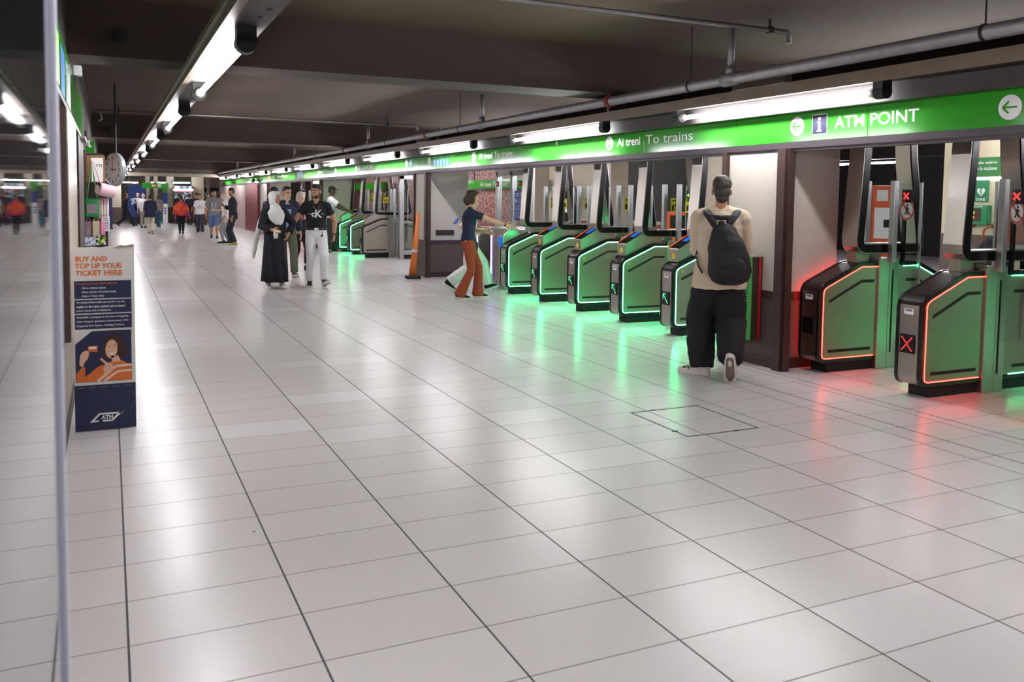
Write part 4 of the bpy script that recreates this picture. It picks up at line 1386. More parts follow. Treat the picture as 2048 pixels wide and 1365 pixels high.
# --- 6: man with glasses in a navy jacket
p = person('person with glasses in a navy jacket and olive trousers behind a white headscarf', 3.10, 17.0, 178, 1.72, sk='pale',
           feet=[(-.10, .22, 0, 8, 0), (.10, -.18, .02, -10, 0)], head=(22, 0), lod=1)
hair(p, hair_dark, 'short')
top(p, cloth('skyblue', '#8fb2cf'), hem=.0, sleeve=.5, fit=.008, name='shirt')
top(p, cloth('jacket_navy', '#2a2d40', vary=.15), hem=-.10, sleeve=1.9, fit=.024, name='jacket', fold=.014, collar=.0, neck=.46)
bm = bmesh.new(); pel = p['pel']; tube(bm, [pel+V(.0, .150, -.02), pel+V(0, .155, .2), pel+V(0, .150, .40)], [(.035, .012), (.045, .012), (.06, .012)], n=10); sub(p, 'shirt_front', bm, cloth('skyblue', '#8fb2cf'))
trousers(p, cloth('olive', '#5d6150'), th=.098, kn=.082, an=.074, hem=.0)
shoes(p, mat('brown_suede', '#4a4138', .8), rubber_w)
bm = bmesh.new()
for q in (-1, 1):
    rg = [p['Hm'] @ V(q*.032+.022*math.cos(t), .094, .002+.017*math.sin(t)) for t in [2*PI*k/14 for k in range(15)]]
    tube(bm, rg, .0025, n=6); tube(bm, [p['Hm'] @ V(q*.054, .092, .006), p['Hm'] @ V(q*.078, .0, .008)], .0025, n=6)
sub(p, 'glasses', bm, blackm)

# --- 7: elderly woman in a bright blouse
p = person('person with white hair in a colourful patterned blouse and black trousers', 3.62, 18.3, 172, 1.60, fem=True, sk='fair', build=1.08,
           feet=[(-.10, .12, 0, 0, -10), (.09, -.20, .03, -14, 0)], head=(10, 0), hands=['hang', (.20, .22, 1.05)], lod=1)
hair(p, hair_white, 'curly')
def patchwork(n, cols, sc):
    m = bpy.data.materials.new('cloth_'+n); m.use_nodes = True
    nt = m.node_tree; b = nt.nodes['Principled BSDF']; b.inputs['Roughness'].default_value = .8
    tc = nt.nodes.new('ShaderNodeTexCoord'); v = nt.nodes.new('ShaderNodeTexVoronoi'); v.inputs['Scale'].default_value = sc
    nt.links.new(tc.outputs['Object'], v.inputs['Vector'])
    sp = nt.nodes.new('ShaderNodeSeparateColor'); nt.links.new(v.outputs['Color'], sp.inputs[0])
    r = nt.nodes.new('ShaderNodeValToRGB'); r.color_ramp.interpolation = 'CONSTANT'
    e = r.color_ramp.elements
    while len(e) < len(cols): e.new(.5)
    for i, c in enumerate(cols): e[i].position = i/len(cols); e[i].color = lin(c)
    nt.links.new(sp.outputs[0], r.inputs[0]); nt.links.new(r.outputs[0], b.inputs['Base Color'])
    return m
top(p, patchwork('bright', ['#e07a1f', '#e8e0ea', '#3d3f9e', '#c92a52', '#f0d8e2', '#5f2a7c', '#f0a030'], 17), hem=-.09, sleeve=.8, fit=.018, name='blouse')
trousers(p, c_black, th=.10, kn=.078, an=.06, hem=.07)
shoes(p, leather, rubber_d, ln=.25)
hb = thing('handbag', 'dark handbag under the arm of a colourful blouse', 'bag', (3.68, 18.05, .93), 0)
bm = bmesh.new(); tube(bm, [(0, 0, -.12), (0, 0, 0), (0, 0, .10)], [(.13, .05), (.14, .06), (.10, .04)], n=14, dome=True); obj('pouch', bm, leather, hb, True)
bm = bmesh.new(); tube(bm, [(-.08, 0, .1), (-.09, .04, .3), (-.10, .1, .48)], .008, n=6); obj('strap', bm, leather, hb)

# --- 8: curly-haired person behind the couple
p = person('person with curly dark hair in a dark speckled top, behind the glasses wearer', 3.30, 19.6, 182, 1.70, sk='pale', feet=[(-.1, -.1, 0, 0, 0), (.1, .1, 0, 0, 0)], lod=2)
hair(p, hair_dark, 'curly')
top(p, patchwork('speckle', ['#1d2030', '#2a2d40', '#3f4560', '#8a8fa8', '#1a1c28'], 40), hem=-.06, sleeve=1.6, fit=.016, name='top')
trousers(p, c_navy); shoes(p, leather, rubber_d)
# --- 9: black tee, in profile
p = person('person with black hair in a black tee, side-on before the far gates', 5.15, 26.0, 98, 1.74, sk='pale', feet=[(-.1, .2, 0, 0, 0), (.1, -.2, .02, -10, 0)], head=(-15, -14), lod=2)
hair(p, hair_dark, 'short'); top(p, c_black, hem=-.05, sleeve=.6, fit=.016, name='tee'); trousers(p, cloth('dark_grey', '#2c2c30'), th=.1, kn=.085, an=.075); shoes(p, c_black, rubber_w)
# --- 10: cap wearer at the far gate
p = person('person in a dark cap and white tee with a backpack, touching a far green gate', 5.48, 23.62, 100, 1.80, sk='dark', feet=[(-.1, .12, 0, 0, 0), (.1, -.15, 0, -4, 0)], hands=[(-.14, .46, 1.12), (.14, .48, 1.12)], head=(0, -12), lod=1)
hair(p, hair_dark, 'crop')
top(p, c_white, hem=-.09, sleeve=.65, fit=.026, name='tee', fold=.016)
trousers(p, cloth('dark_grey', '#2c2c30'), th=.11, kn=.09, an=.08); shoes(p, c_black, rubber_w)
bm = bmesh.new(); ell(bm, (0, -.02, .060), (.084, .10, .078), p['Hm']); tube(bm, [p['Hm'] @ V(0, .06, .065), p['Hm'] @ V(0, .125, .055), p['Hm'] @ V(0, .155, .045)], [(.07, .010), (.065, .008), (.04, .006)], n=12); sub(p, 'cap', bm, c_black)
b2 = thing('backpack', 'black backpack with thin straps on a white tee by the far green gate', 'backpack', p['root'].location, p['root'].rotation_euler.z)
z0 = p['pel'].z
bm = bmesh.new(); tube(bm, [V(0, -.22, z0-.02), V(0, -.24, z0+.15), V(0, -.22, z0+.36)], [(.13, .06), (.14, .07), (.11, .05)], n=14, dome=True); obj('main_compartment', bm, pk, b2, True)
for q in (-1, 1):
    bm = bmesh.new(); tube(bm, [V(q*.08, -.19, z0+.40), V(q*.13, -.10, z0+.52), V(q*.14, .03, z0+.54), V(q*.15, .13, z0+.42), V(q*.18, .11, z0+.22), V(q*.18, -.06, z0+.10), V(q*.13, -.20, z0+.05)], [(.022, .009)]*7, n=8); obj('shoulder_strap', bm, pk, b2, True)

# --- 11: dark clothed man with a phone
p = person('person in dark loose clothes and olive shoes, standing and reading a phone', 3.42, 27.5, 272, 1.75, sk='tan', feet=[(-.10, .03, 0, 0, -10), (.11, -.05, 0, 0, 14)], hands=[(-.24, .05, .88, (-1, -.6, 0)), (.10, .27, 1.22, (.5, -.4, -1))], head=(6, -14), lod=1)
hair(p, hair_dark, 'crop')
top(p, cloth('midnight', '#1b1d2a', vary=.15), hem=-.12, sleeve=1.75, fit=.024, name='long_tee', fold=.014)
trousers(p, cloth('midnight', '#1b1d2a'), th=.105, kn=.095, an=.088, hem=.03, fold=.014)
shoes(p, mat('olive_shoe', '#a39a58', .7), rubber_w)
bm = bmesh.new(); ell(bm, (0, .022, -.078), (.060, .056, .042), p['Hm']); sub(p, 'beard', bm, hair_dark)
ph = thing('phone', 'dark phone held up by the dark clothed reader far down the hall', 'phone', (3.42-.36, 27.62, 1.27))
bm = bmesh.new(); box(bm, -.006, .006, -.037, .037, -.075, .075); o = obj('phone_body', bm, black, ph, bevel=.003); o.rotation_euler = (0, R(-40), 0)
# --- 12
p = person('person with a bald head and white shirt, mostly hidden behind the dark phone reader', 3.40, 29.2, 272, 1.62, sk='fair', lod=2, feet=[(-.1, .1, 0, 0, 0), (.1, -.1, 0, 0, 0)], hands=['hang', (.1, .35, 1.15)])
hair(p, hair_white, 'thin'); top(p, c_white, hem=-.08, sleeve=.7, fit=.018, name='shirt'); trousers(p, cloth('ash', '#8d8d90')); shoes(p, leather, rubber_d)
# --- 13: grey tee and shorts
p = person('person in a grey printed tee, blue denim shorts and dark ankle boots', 3.42, 32.8, 186, 1.70, sk='tan', build=1.22, feet=[(-.10, .22, 0, 6, 0), (.10, -.18, .02, -10, 0)], head=(40, 0), lod=1)
hair(p, hair_dark, 'crop'); top(p, cloth('grey', '#7c7d80'), hem=-.09, sleeve=.8, fit=.022, name='tee')
trousers(p, cloth('denim', '#5c6f9c', vary=.2), th=.118, kn=.10, an=.10, mid=.10, hem=.40, name='shorts'); shoes(p, leather, rubber_d)
bm = bmesh.new(); ell(bm, (0, .022, -.078), (.060, .056, .042), p['Hm']); sub(p, 'beard', bm, hair_dark)
for q_ in (rect(.05, .14, -.06, 0), rect(.05, .14, .06, 0), rect(.16, .02, 0, -.10)): flat('print_mark', [q_], cloth('print_grey', '#b2b3b6'), ((-1, 0, 0), (0, 0, 1), (0, 1, 0)), (0, .172, p['pel'].z+.30), p['root'], thick=.006)
# --- 14: white tee
p = person('person in a white printed tee and dark trousers with a brown bag', 3.26, 36.3, 186, 1.56, fem=True, sk='tan', build=1.12, feet=[(-.09, .18, 0, 4, 0), (.09, -.12, .01, -6, 0)], lod=1)
hair(p, hair_brown, 'short'); top(p, c_white, hem=-.06, sleeve=.75, fit=.020, name='tee'); trousers(p, cloth('plum', '#3d3846'), th=.10, kn=.085, an=.078, hem=.02); shoes(p, mat('tan_shoe', '#b8a58a', .7), rubber_w, ln=.25)
for q_ in (disc(.025, 10, -.07, .02), disc(.02, 10, .05, -.03), disc(.022, 10, .0, .05), disc(.02, 10, .08, .04)): flat('print_mark', [q_], blackm, ((-1, 0, 0), (0, 0, 1), (0, 1, 0)), (0, .152, p['pel'].z+.24), p['root'], thick=.006)
hb = thing('handbag', 'brown leather bag hanging beside a white printed tee', 'bag', (3.55, 36.2, .62))
bm = bmesh.new(); tube(bm, [(0, 0, -.16), (0, 0, 0), (0, 0, .16)], [(.13, .05), (.13, .06), (.10, .04)], n=12, dome=True); obj('pouch', bm, mat('brown_leather', '#6e4327', .5, vary=.1), hb, True)
bm = bmesh.new(); tube(bm, [(-.05, 0, .16), (-.03, 0, .45), (-.07, 0, .70)], .01, n=6); obj('strap', bm, leather, hb)
# --- 15: orange shawl
p = person('person from behind in an orange and magenta shawl and black trousers', 2.60, 36.8, 2, 1.50, fem=True, sk='tan', build=1.1, feet=[(-.06, .14, 0, 0, 0), (.06, -.14, .02, -16, 0)], lod=1)
hair(p, hair_dark, 'bun'); top(p, c_black, hem=-.05, sleeve=1.5, fit=.012, name='top'); trousers(p, c_black, th=.098, kn=.075, an=.055, hem=.02); shoes(p, c_black, rubber_d, ln=.25)
bm = bmesh.new(); nb = p['nb']; K = 48
rings = []
for z_, a, c_, sk_ in ((.03, .09, .08, 0), (-.04, .20, .13, 0), (-.15, .27, .16, .0), (-.32, .33, .19, .02), (-.48, .36, .20, .06), (-.60, .36, .20, .10)):
    rings.append([bm.verts.new(nb+V((a+.02*math.sin(6*t))*math.cos(t), -.01+(c_+.02*math.sin(7*t))*math.sin(t), z_-sk_*(1.6*max(0, math.cos(t-.3))+.5*math.sin(3*t)))) for t in [2*PI*k/K for k in range(K)]])
for i in range(len(rings)-1):
    for k in range(K): bm.faces.new((rings[i][k], rings[i][(k+1) % K], rings[i+1][(k+1) % K], rings[i+1][k]))
sw = bpy.data.materials.new('cloth_shawl'); sw.use_nodes = True
nt = sw.node_tree; tc = nt.nodes.new('ShaderNodeTexCoord'); n_ = nt.nodes.new('ShaderNodeTexNoise'); n_.inputs['Scale'].default_value = 5
nt.links.new(tc.outputs['Object'], n_.inputs['Vector']); r_ = nt.nodes.new('ShaderNodeValToRGB'); e = r_.color_ramp.elements
e[0].position = .40; e[0].color = lin('#a03a78'); e[1].position = .62; e[1].color = lin('#e8641e'); e.new(.5).color = lin('#d8402c')
nt.links.new(n_.outputs[0], r_.inputs[0]); nt.links.new(r_.outputs[0], nt.nodes['Principled BSDF'].inputs['Base Color']); nt.nodes['Principled BSDF'].inputs['Roughness'].default_value = .85
o = sub(p, 'shawl', bm, sw); so = o.modifiers.new('thick', 'SOLIDIFY'); so.thickness = .01
# --- 16: navy top, white trousers
p = person('person from behind in a long navy top and cream trousers', 1.46, 36.6, 4, 1.50, fem=True, sk='tan', build=1.15, feet=[(-.07, .16, 0, 0, 0), (.08, -.16, .04, -26, 0)], lod=1)
hair(p, hair_dark, 'crop'); top(p, c_navy, hem=-.18, sleeve=1.3, fit=.040, name='long_top', flare=.08); trousers(p, cloth('cream', '#d9d2c4'), th=.105, kn=.085, an=.08, hem=.0); shoes(p, mat('khaki_shoe', '#6d6552', .8), rubber_w, ln=.25)
# --- 17: suit
p = person('person in a dark suit walking side-on at the far end', .72, 45.6, 84, 1.62, sk='tan', feet=[(-.08, .38, 0, 10, 0), (.08, -.38, .06, -32, 0)], hands=[(-.2, .15, .9), (.22, -.15, .85)], head=(-14, 0), lod=2)
hair(p, hair_dark, 'thin'); top(p, cloth('suit', '#1c1d26'), hem=-.14, sleeve=1.9, fit=.022, name='jacket', neck=.48); trousers(p, cloth('suit', '#1c1d26'), hem=.0); shoes(p, leather, rubber_d)
bm = bmesh.new(); tube(bm, [p['pel']+V(0, .13, .2), p['pel']+V(0, .135, .45)], [(.03, .012), (.05, .012)], n=8); sub(p, 'shirt_front', bm, c_white)
# --- 18: vest
p = person('person in a dark body warmer over a pale blue shirt at the far end', 1.33, 47.6, 180, 1.58, sk='pale', build=1.08, feet=[(-.1, .12, 0, 0, 0), (.1, -.1, 0, 0, 0)], head=(10, 0), lod=2, hands=['hang', (.2, .25, 1.2)])
hair(p, hair_grey, 'thin'); top(p, cloth('paleblue', '#b6c3dc'), hem=-.02, sleeve=1.8, fit=.010, name='shirt'); trousers(p, cloth('jeans', '#39405c'), hem=.0); shoes(p, leather, rubber_d)
for q in (-1, 1):
    bm = bmesh.new(); tube(bm, [p['pel']+V(q*.115, .03, -.06), p['pel']+V(q*.12, .03, .2), p['pel']+V(q*.115, .02, .44)], [(.075, .14), (.075, .135), (.06, .10)], n=12, dome=True); sub(p, 'body_warmer', bm, cloth('suit', '#1c1d26'))
# --- 19..24
def simple(label, x, y, az, h, hr, hm, topc, tn, tc_, **k):
    q = person(label, x, y, az, h, lod=2, **k)
    hair(q, hm, hr); top(q, topc, hem=-.08, sleeve=1.4, fit=.02, name=tn); trousers(q, tc_, hem=.0); shoes(q, leather, rubber_d)
    return q
simple('person with white hair and a pale shirt, half hidden behind the navy top', 1.42, 43.0, 10, 1.55, 'thin', hair_white, c_white, 'shirt', cloth('sand', '#b3a994'), sk='fair', feet=[(-.1, .1, 0, 0, 0), (.1, -.1, 0, 0, 0)])
simple('person in a checked shirt and teal trousers walking away', 2.12, 44.2, 10, 1.50, 'bob', hair_brown, patchwork('check', ['#8c7a70', '#4d4648', '#b9a79b', '#6b5d60'], 30), 'shirt', cloth('teal', '#275f78'), fem=True, feet=[(-.08, .18, 0, 0, 0), (.08, -.18, .03, -20, 0)])
simple('person in dark clothes by the bright shop front at the far end', 3.72, 47.0, 20, 1.56, 'crop', hair_dark, cloth('suit', '#1c1d26'), 'jacket', c_black, feet=[(-.1, .1, 0, 0, 0), (.1, -.1, 0, 0, 0)])
simple('small dark figure far off before the bright shop window', 3.35, 48.9, 0, 1.6, 'short', hair_dark, cloth('suit', '#1c1d26'), 'jacket', c_black, feet=[(-.1, .1, 0, 0, 0), (.1, -.1, 0, 0, 0)])
simple('person with dark hair and a dark jacket behind the white printed tee', 3.86, 44.5, 200, 1.60, 'curly', hair_dark, cloth('suit', '#1c1d26'), 'jacket', c_navy, feet=[(-.1, .1, 0, 0, 0), (.1, -.1, 0, 0, 0)])
simple('person in dark clothes between the white tee and the grey tee, far off', 4.55, 46.5, 170, 1.58, 'short', hair_dark, c_black, 'jacket', cloth('jeans', '#39405c'), feet=[(-.1, .1, 0, 0, 0), (.1, -.1, 0, 0, 0)])
# --- 25: woman on the paid side
p = person('person in a pale lilac top and dark jeans standing beyond the red gates', 18.65, 16.7, 190, 1.60, fem=True, sk='fair', feet=[(-.1, .05, 0, 0, 0), (.1, -.05, 0, 0, 0)], head=(50, -4), lod=2)
hair(p, hair_blond, 'bun'); top(p, cloth('lilac', '#d5c8d8'), hem=.0, sleeve=.4, fit=.012, name='top'); trousers(p, cloth('dark_jeans', '#20263c')); shoes(p, leather, rubber_d)
p = person('person in a dark jacket leaning by the defibrillator wall', 11.25, 8.42, 180, 1.50, feet=[(-.1, .05, 0, 0, 0), (.1, -.05, 0, 0, 0)], lean=52, lod=2)
hair(p, hair_dark, 'short'); top(p, cloth('suit', '#1c1d26'), hem=-.1, sleeve=1.8, fit=.03, name='jacket'); trousers(p, c_black); shoes(p, leather, rubber_d)
# ------------------------------------------------------------------ left side: mirror-like glass beside the camera
mirror_m = mat('dark_glass', '#1b2029', .025, spec=.9, ior=1.75)
g = thing('glass_panel', 'dark mirror-like glass panel with a bright metal edge close at the left', 'glass panel', (-.0655, 1.3, 0), .0055)
bm = bmesh.new(); box(bm, -.012, 0, -1.7, 0, .012, 3.0); obj('pane', bm, mirror_m, g)
bm = bmesh.new(); box(bm, -.014, .0065, 0, .012, .0, 3.0); obj('metal_edge', bm, mat('edge_metal', '#dfe0f2', .4, .0, vary=.05, scale=4), g, bevel=.002)
bm = bmesh.new(); box(bm, -.02, .002, -1.7, 0, 0, .012); obj('bottom_rail', bm, blackm, g)

# worn wall case, its dark end and stained pale front
wc = thing('wall_case', 'worn wall case with a dark brown end and stained pale front at the left', 'display case', (0, 0, 0))
palem = mat('stained_pale', '#c9bcb2', .25, vary=.22, scale=7, stretch=(1, 1, .3), bump=.05)
worn = mat('worn_brown', '#4f3d38', .6, vary=.5, scale=11, bump=.2)
bm = bmesh.new(); box(bm, -.27, -.226, 6.0, 7.6, .62, 2.08); obj('body', bm, worn, wc, bevel=.006)
bm = bmesh.new(); box(bm, -.228, -.222, 6.02, 7.58, .64, 2.06); obj('front_panel', bm, palem, wc)
bm = bmesh.new(); box(bm, -.268, -.262, 5.3, 5.98, .62, 2.05); tag(obj('recess_shade', bm, blackm), 'narrow black sheet painted as the shade of a left wall recess before the worn case', 'panel')  # black sheet paints in the dark of a shallow wall recess
bm = bmesh.new(); box(bm, -.268, -.235, 8.6, 10.2, .0, 2.07); o = tag(obj('shutter_post', bm, mat('plum_brown', '#3b2a2c', .5, vary=.2, scale=8)), 'dark plum-brown shop post on the left wall', 'post')

# sign band on the left wall
lb = thing('sign_band', 'green sign band with coloured signs on the left wall', 'sign', (-.24, 0, 2.12))
bm = bmesh.new(); box(bm, -.07, 0, 2.5, 10.2, 0, .36); obj('panel', bm, greenp, lb, bevel=.003)
bm = bmesh.new(); box(bm, -.07, .006, 2.5, 10.2, -.035, 0); obj('lower_rail', bm, railm, lb)
for nm, y, z, w, h, m in (('red_sign', 4.75, .25, .55, .14, redp), ('white_sign', 4.8, .10, .5, .10, whitep), ('lime_sign', 5.35, .17, .35, .28, mat('lime_print', '#8fd03a', .4)), ('blue_sign', 5.95, .16, .45, .28, bluep), ('grey_sign', 6.75, .16, .7, .27, mat('grey_print', '#7c8a86', .4, vary=.4, scale=9))):
    flat(nm, [rrect(w, h, .015)], m, FACE_PX, (.0005, y, z), lb)
flat('lettering_strokes', [rect(.05, .16, -.1, 0), rect(.05, .16, .1, 0), rect(.2, .04, 0, .0)], whitep, FACE_PX, (.0025, 6.75, .16), lb)
lx = thing('wall_light', 'small white box lamp on the left sign band', 'lamp', (-.21, 7.7, 2.50))
bm = bmesh.new(); box(bm, -.03, .035, -.05, .05, -.03, .05); obj('housing', bm, whitep, lx, bevel=.012)
bm = bmesh.new(); box(bm, -.03, .0, -.02, .02, -.09, -.03); obj('bracket', bm, railm, lx)
br = thing('wall_bracket', 'small grey bracket arm at the end of the left sign band', 'bracket', (-.22, 9.9, 2.08))
bm = bmesh.new(); box(bm, -.02, .03, -.9, .0, -.02, .0); obj('arm', bm, steel_l, br)
bm = bmesh.new(); box(bm, .0, .05, -.04, .04, -.05, .01); obj('end_block', bm, steel_l, br, bevel=.005)
gs = thing('flag_sign', 'small green hanging sign above the bags at the left', 'sign', (-.19, 12.0, 2.12))
bm = bmesh.new(); box(bm, -.06, .045, -.015, .015, -.07, .07); obj('plate', bm, greenp, gs, bevel=.003)
bm = bmesh.new(); box(bm, -.07, -.05, -.01, .01, .07, .2); obj('hanger', bm, blackm, gs)
flat('mark', [disc(.018, 12, -.01, .01)], whitep, FACE_NY, (0, -.0155, .0), gs)

# stall with hanging bags
st = thing('stall_rack', 'dark stall rack on the left wall that carries hanging bags', 'rack', (0, 0, 0))
bm = bmesh.new(); box(bm, -.27, -.015, 11.35, 12.4, 0, 1.25); box(bm, -.27, -.06, 11.35, 12.4, 1.25, 2.02); obj('back_board', bm, mat('stall_dark', '#2e2224', .7, vary=.4, scale=9), st)
bm = bmesh.new(); box(bm, -.265, -.225, 11.16, 11.20, 0, 2.05); obj('upright', bm, worn, st)
bm = bmesh.new(); tube(bm, [(-.26, 11.2, 1.95), (.05, 11.2, 1.62)], .012, n=8); tube(bm, [(-.26, 11.25, 1.27), (-.0, 11.25, 1.27)], .006, n=6); tube(bm, [(-.24, 11.25, 1.95), (.0, 11.25, 1.95)], .006, n=6)
obj('hanging_rail', bm, black, st)
np_ = thing('notice', 'white paper notice on a brown backing above the hanging bags', 'notice', (-.09, 11.18, 1.83))
bm = bmesh.new(); box(bm, -.145, .055, .004, .016, -.155, .16); obj('backing_board', bm, mat('kraft_board', '#8a6a45', .8, vary=.1), np_)
bm = bmesh.new(); box(bm, -.085, .035, -.001, .004, -.145, .13); obj('paper', bm, whitep, np_)
text('lettering', 'TTI', blackm, FACE_NY, (-.008, -.0012, .04), .035, np_, .07)
def bag(label, x, y, z, w, h, d, m, strap=None, name='bag', rnd=.02, cat='bag', zz=None):
    t = thing(name, label, cat, (x, y, z))
    bm = bmesh.new(); box(bm, -w/2, w/2, -d/2, d/2, -h/2, h/2); obj('pouch', bm, m, t, True, bevel=rnd, seg=3)
    bm = bmesh.new(); box(bm, -w*.36, w*.36, -d/2-.004, -d/2, -h*.30, h*.18); obj('pocket', bm, zz or m, t, bevel=.003)
    if strap:
        bm = bmesh.new(); tube(bm, [(-w*.35, 0, h/2-.01), (-w*.15, 0, h/2+strap*.6), (0, 0, h/2+strap), (w*.15, 0, h/2+strap*.6), (w*.35, 0, h/2-.01)], .007, n=6); obj('strap', bm, m, t)
    return t
gl = mat('green_leather', '#1f8a4a', .3, vary=.15, scale=9)
pinkl = mat('pink_leather', '#e3b9c6', .4, vary=.05, scale=9)
hb_ = bag('small green shoulder bag with a woven front, hung on the stall rack', -.175, 11.1, 1.385, .15, .22, .07, gl, .42, zz=mat('woven_mauve', '#8f7f8c', .8, vary=.4, scale=60))
rb_ = thing('barrel_bag', 'pale pink barrel-shaped bag hung above a striped case', 'bag', (-.03, 11.03, 1.585))
bm = bmesh.new(); tube(bm, [(-.075, -.03, .02), (.085, .04, -.02)], .073, n=20, ref=(0, 1, 0)); obj('barrel', bm, pinkl, rb_, bevel=.01)
bm = bmesh.new(); tube(bm, [(-.078, -.032, .021), (-.072, -.028, .019)], .062, n=20, ref=(0, 1, 0)); obj('end_disc', bm, mat('pale_cream', '#eadfd8', .5), rb_)
bm = bmesh.new(); tube(bm, [(-.0765, -.031, .0203), (-.073, -.029, .0195)], .067, n=20, ref=(0, 1, 0)); obj('end_piping', bm, leather, rb_)
bm = bmesh.new(); tube(bm, [(-.05, 0, .07), (-.1, 0, .25), (-.15, 0, .36)], .008, n=6); obj('strap', bm, pinkl, rb_)
cs = bag('pale pink upright case with dark piping, under a barrel bag', -.055, 11.14, 1.375, .11, .235, .08, pinkl, None, 'case', .012, zz=mat('pale_cream', '#eadfd8', .5))
bm = bmesh.new()
for q in (-.028, .0, .028): box(bm, q-.002, q+.002, -.046, -.042, -.11, .11)
obj('piping', bm, leather, cs)
bag('cream cloth pouch hung low on the stall rack', -.137, 11.14, 1.13, .085, .20, .05, mat('cream_cloth', '#cfc3a6', .9, vary=.15, scale=20), .06, 'pouch', .015)
bag('mauve cloth pouch hung at the left end of the stall rack', -.222, 11.16, 1.12, .075, .22, .05, mat('mauve_cloth', '#9a8690', .9, vary=.2, scale=20), .05, 'pouch', .015)
bag('bright pink pouch hung beside a printed card', -.068, 11.11, 1.15, .05, .17, .04, mat('hot_pink', '#e58fb4', .7), .05, 'pouch', .012)
cd = thing('printed_card', 'white printed card hung at the right end of the stall rack', 'card', (-.035, 11.1, 1.20))
bm = bmesh.new(); box(bm, -.04, .04, -.002, .002, -.085, .085); obj('sheet', bm, whitep, cd)
flat('print_lines', [rect(.055, .008, 0, .06-.02*k) for k in range(7)], mat('grey_ink', '#6d7470', .8), FACE_NY, (0, -.0022, 0), cd)
mg = thing('magazine', 'yellow and green magazine low on the stall rack', 'magazine', (-.09, 11.1, 1.0))
bm = bmesh.new(); box(bm, -.05, .05, -.004, .004, -.045, .06); obj('cover', bm, patchwork('cover', ['#e6e23a', '#26351f', '#e9e9dd', '#5a8f3c', '#15181a'], 40), mg)
mg2 = thing('magazine', 'pale blue and white magazine at the foot of the stall rack', 'magazine', (-.20, 11.1, .99))
bm = bmesh.new(); box(bm, -.055, .055, -.004, .004, -.045, .055); obj('cover', bm, patchwork('cover_b', ['#c9d2ea', '#e9e9f2', '#8f9cc4', '#d8c9d0'], 30), mg2)

# station clock
ck = thing('station_clock', 'round white station clock with black numerals hung above the hall', 'clock', (.085, 15.0, 1.925), 0)
ck.rotation_euler = (0, 0, R(-60))
bm = bmesh.new(); tube(bm, [(0, -.02, 0), (0, .045, 0)], .262, n=48, ref=(1, 0, 0)); obj('case', bm, mat('clock_case', '#9aa0a3', .3, .5), ck, bevel=.008)
bm = bmesh.new(); tube(bm, [(0, -.026, 0), (0, -.02, 0)], .245, n=48, ref=(1, 0, 0)); fc = obj('face', bm, whitep, ck)
for k in range(1, 13):
    a = R(90-30*k)
    text('numeral', str(k), blackm, FACE_NY, (.185*math.cos(a), -.0265, .185*math.sin(a)), .05, fc, bold=.01)
flat('minute_ticks', [bar((.225*math.cos(R(6*k)), .225*math.sin(R(6*k))), (.238*math.cos(R(6*k)), .238*math.sin(R(6*k))), .004) for k in range(60)], blackm, FACE_NY, (0, -.0265, 0), fc)
flat('minute_hand', [bar((0, -.05), (0, .20), .014)], redp, FACE_NY, (0, -.030, 0), ck)
flat('hour_hand', [bar((-.05, 0), (.11, .0), .018)], mat('rust_hand', '#8a4a3a', .5), FACE_NY, (0, -.034, 0), ck)
bm = bmesh.new(); tube(bm, [(0, .03, .26), (0, .03, 1.32)], .016, n=10); obj('hanger', bm, blackm, ck)

# cardboard ticket display
tb = thing('cardboard_display', 'white and navy cardboard ticket display leaning at the left wall', 'display stand', (-.035, 6.2, 0))
card = mat('white_card', '#dcd8d4', .55, vary=.05, scale=9)
rough_top = [(-.185, .004), (.177, .004), (.180, 1.214), (.15, 1.218), (.128, 1.208), (.10, 1.213), (.06, 1.204), (.02, 1.207), (-.02, 1.199), (-.07, 1.205), (-.12, 1.200), (-.185, 1.206)]
bm = bmesh.new(); prism(bm, rough_top, 'y', 0, .02); obj('board', bm, card, tb)
bm = bmesh.new(); box(bm, -.15, .14, .02, .16, .004, .03); obj('foot', bm, card, tb)
flat('torn_edge', [[(.06, 1.198), (.172, 1.205), (.176, 1.222), (.13, 1.212), (.10, 1.216)]], mat('torn_card', '#a08b72', .9, vary=.3, scale=40), FACE_NY, (0, -.0015, 0), tb, thick=.004)
F0 = (0, -.0012, 0)
def fl(nm, polys, m, lift=1, par=None):
    return flat(nm, polys, m, FACE_NY, (0, -.0004-.0008*lift, 0), par or tb, thick=.0008)
for s_, z, w, x0 in (('BUY AND', 1.128, .185, -.168), ('TOP UP YOUR', 1.083, .275, -.168), ('TICKET HERE', 1.037, .275, -.168)):
    text('heading', s_, orangep, FACE_NY, (x0, -.001, z), .034, tb, w, 'LEFT', bold=.025, thick=.0008)
blocks = [(.985, .870), (.862, .775), (.767, .672)]
for a, b_ in blocks: fl('text_block', [rect(.335, a-b_, -.008, (a+b_)/2)], navyp)
rows = [('You can top up your RicaricaMi with:', .966, orangep, -.166, .245), ('- More ordinary tickets', .938, whitep, -.138, .145), ('- More carnets (10 tickets each)', .912, whitep, -.138, .205), ('- Daily or 3 days ticket', .886, whitep, -.138, .135),
        ('To validate RicaricaMi just touch in on the', .845, whitep, -.166, .285), ('readers in the metro stations and on board', .819, whitep, -.166, .285), ('trams, buses and trolleybuses.', .792, whitep, -.166, .205),
        ('RicaricaMi is accepted on the lines managed by', .748, whitep, -.166, .305), ('other transport operators in the territory of the', .721, whitep, -.166, .305), ('Integrated Fare System, including Trenord.', .693, whitep, -.166, .28)]
for s_, z, m, x0, w in rows:
    text('small_print', s_, m, FACE_NY, (x0, -.002, z), .016, tb, w, 'LEFT', bold=.01, thick=.0006)
fl('photo_field', [[(-.176, .325), (.155, .325), (.155, .658), (-.08, .658), (-.176, .575)]], navyp)
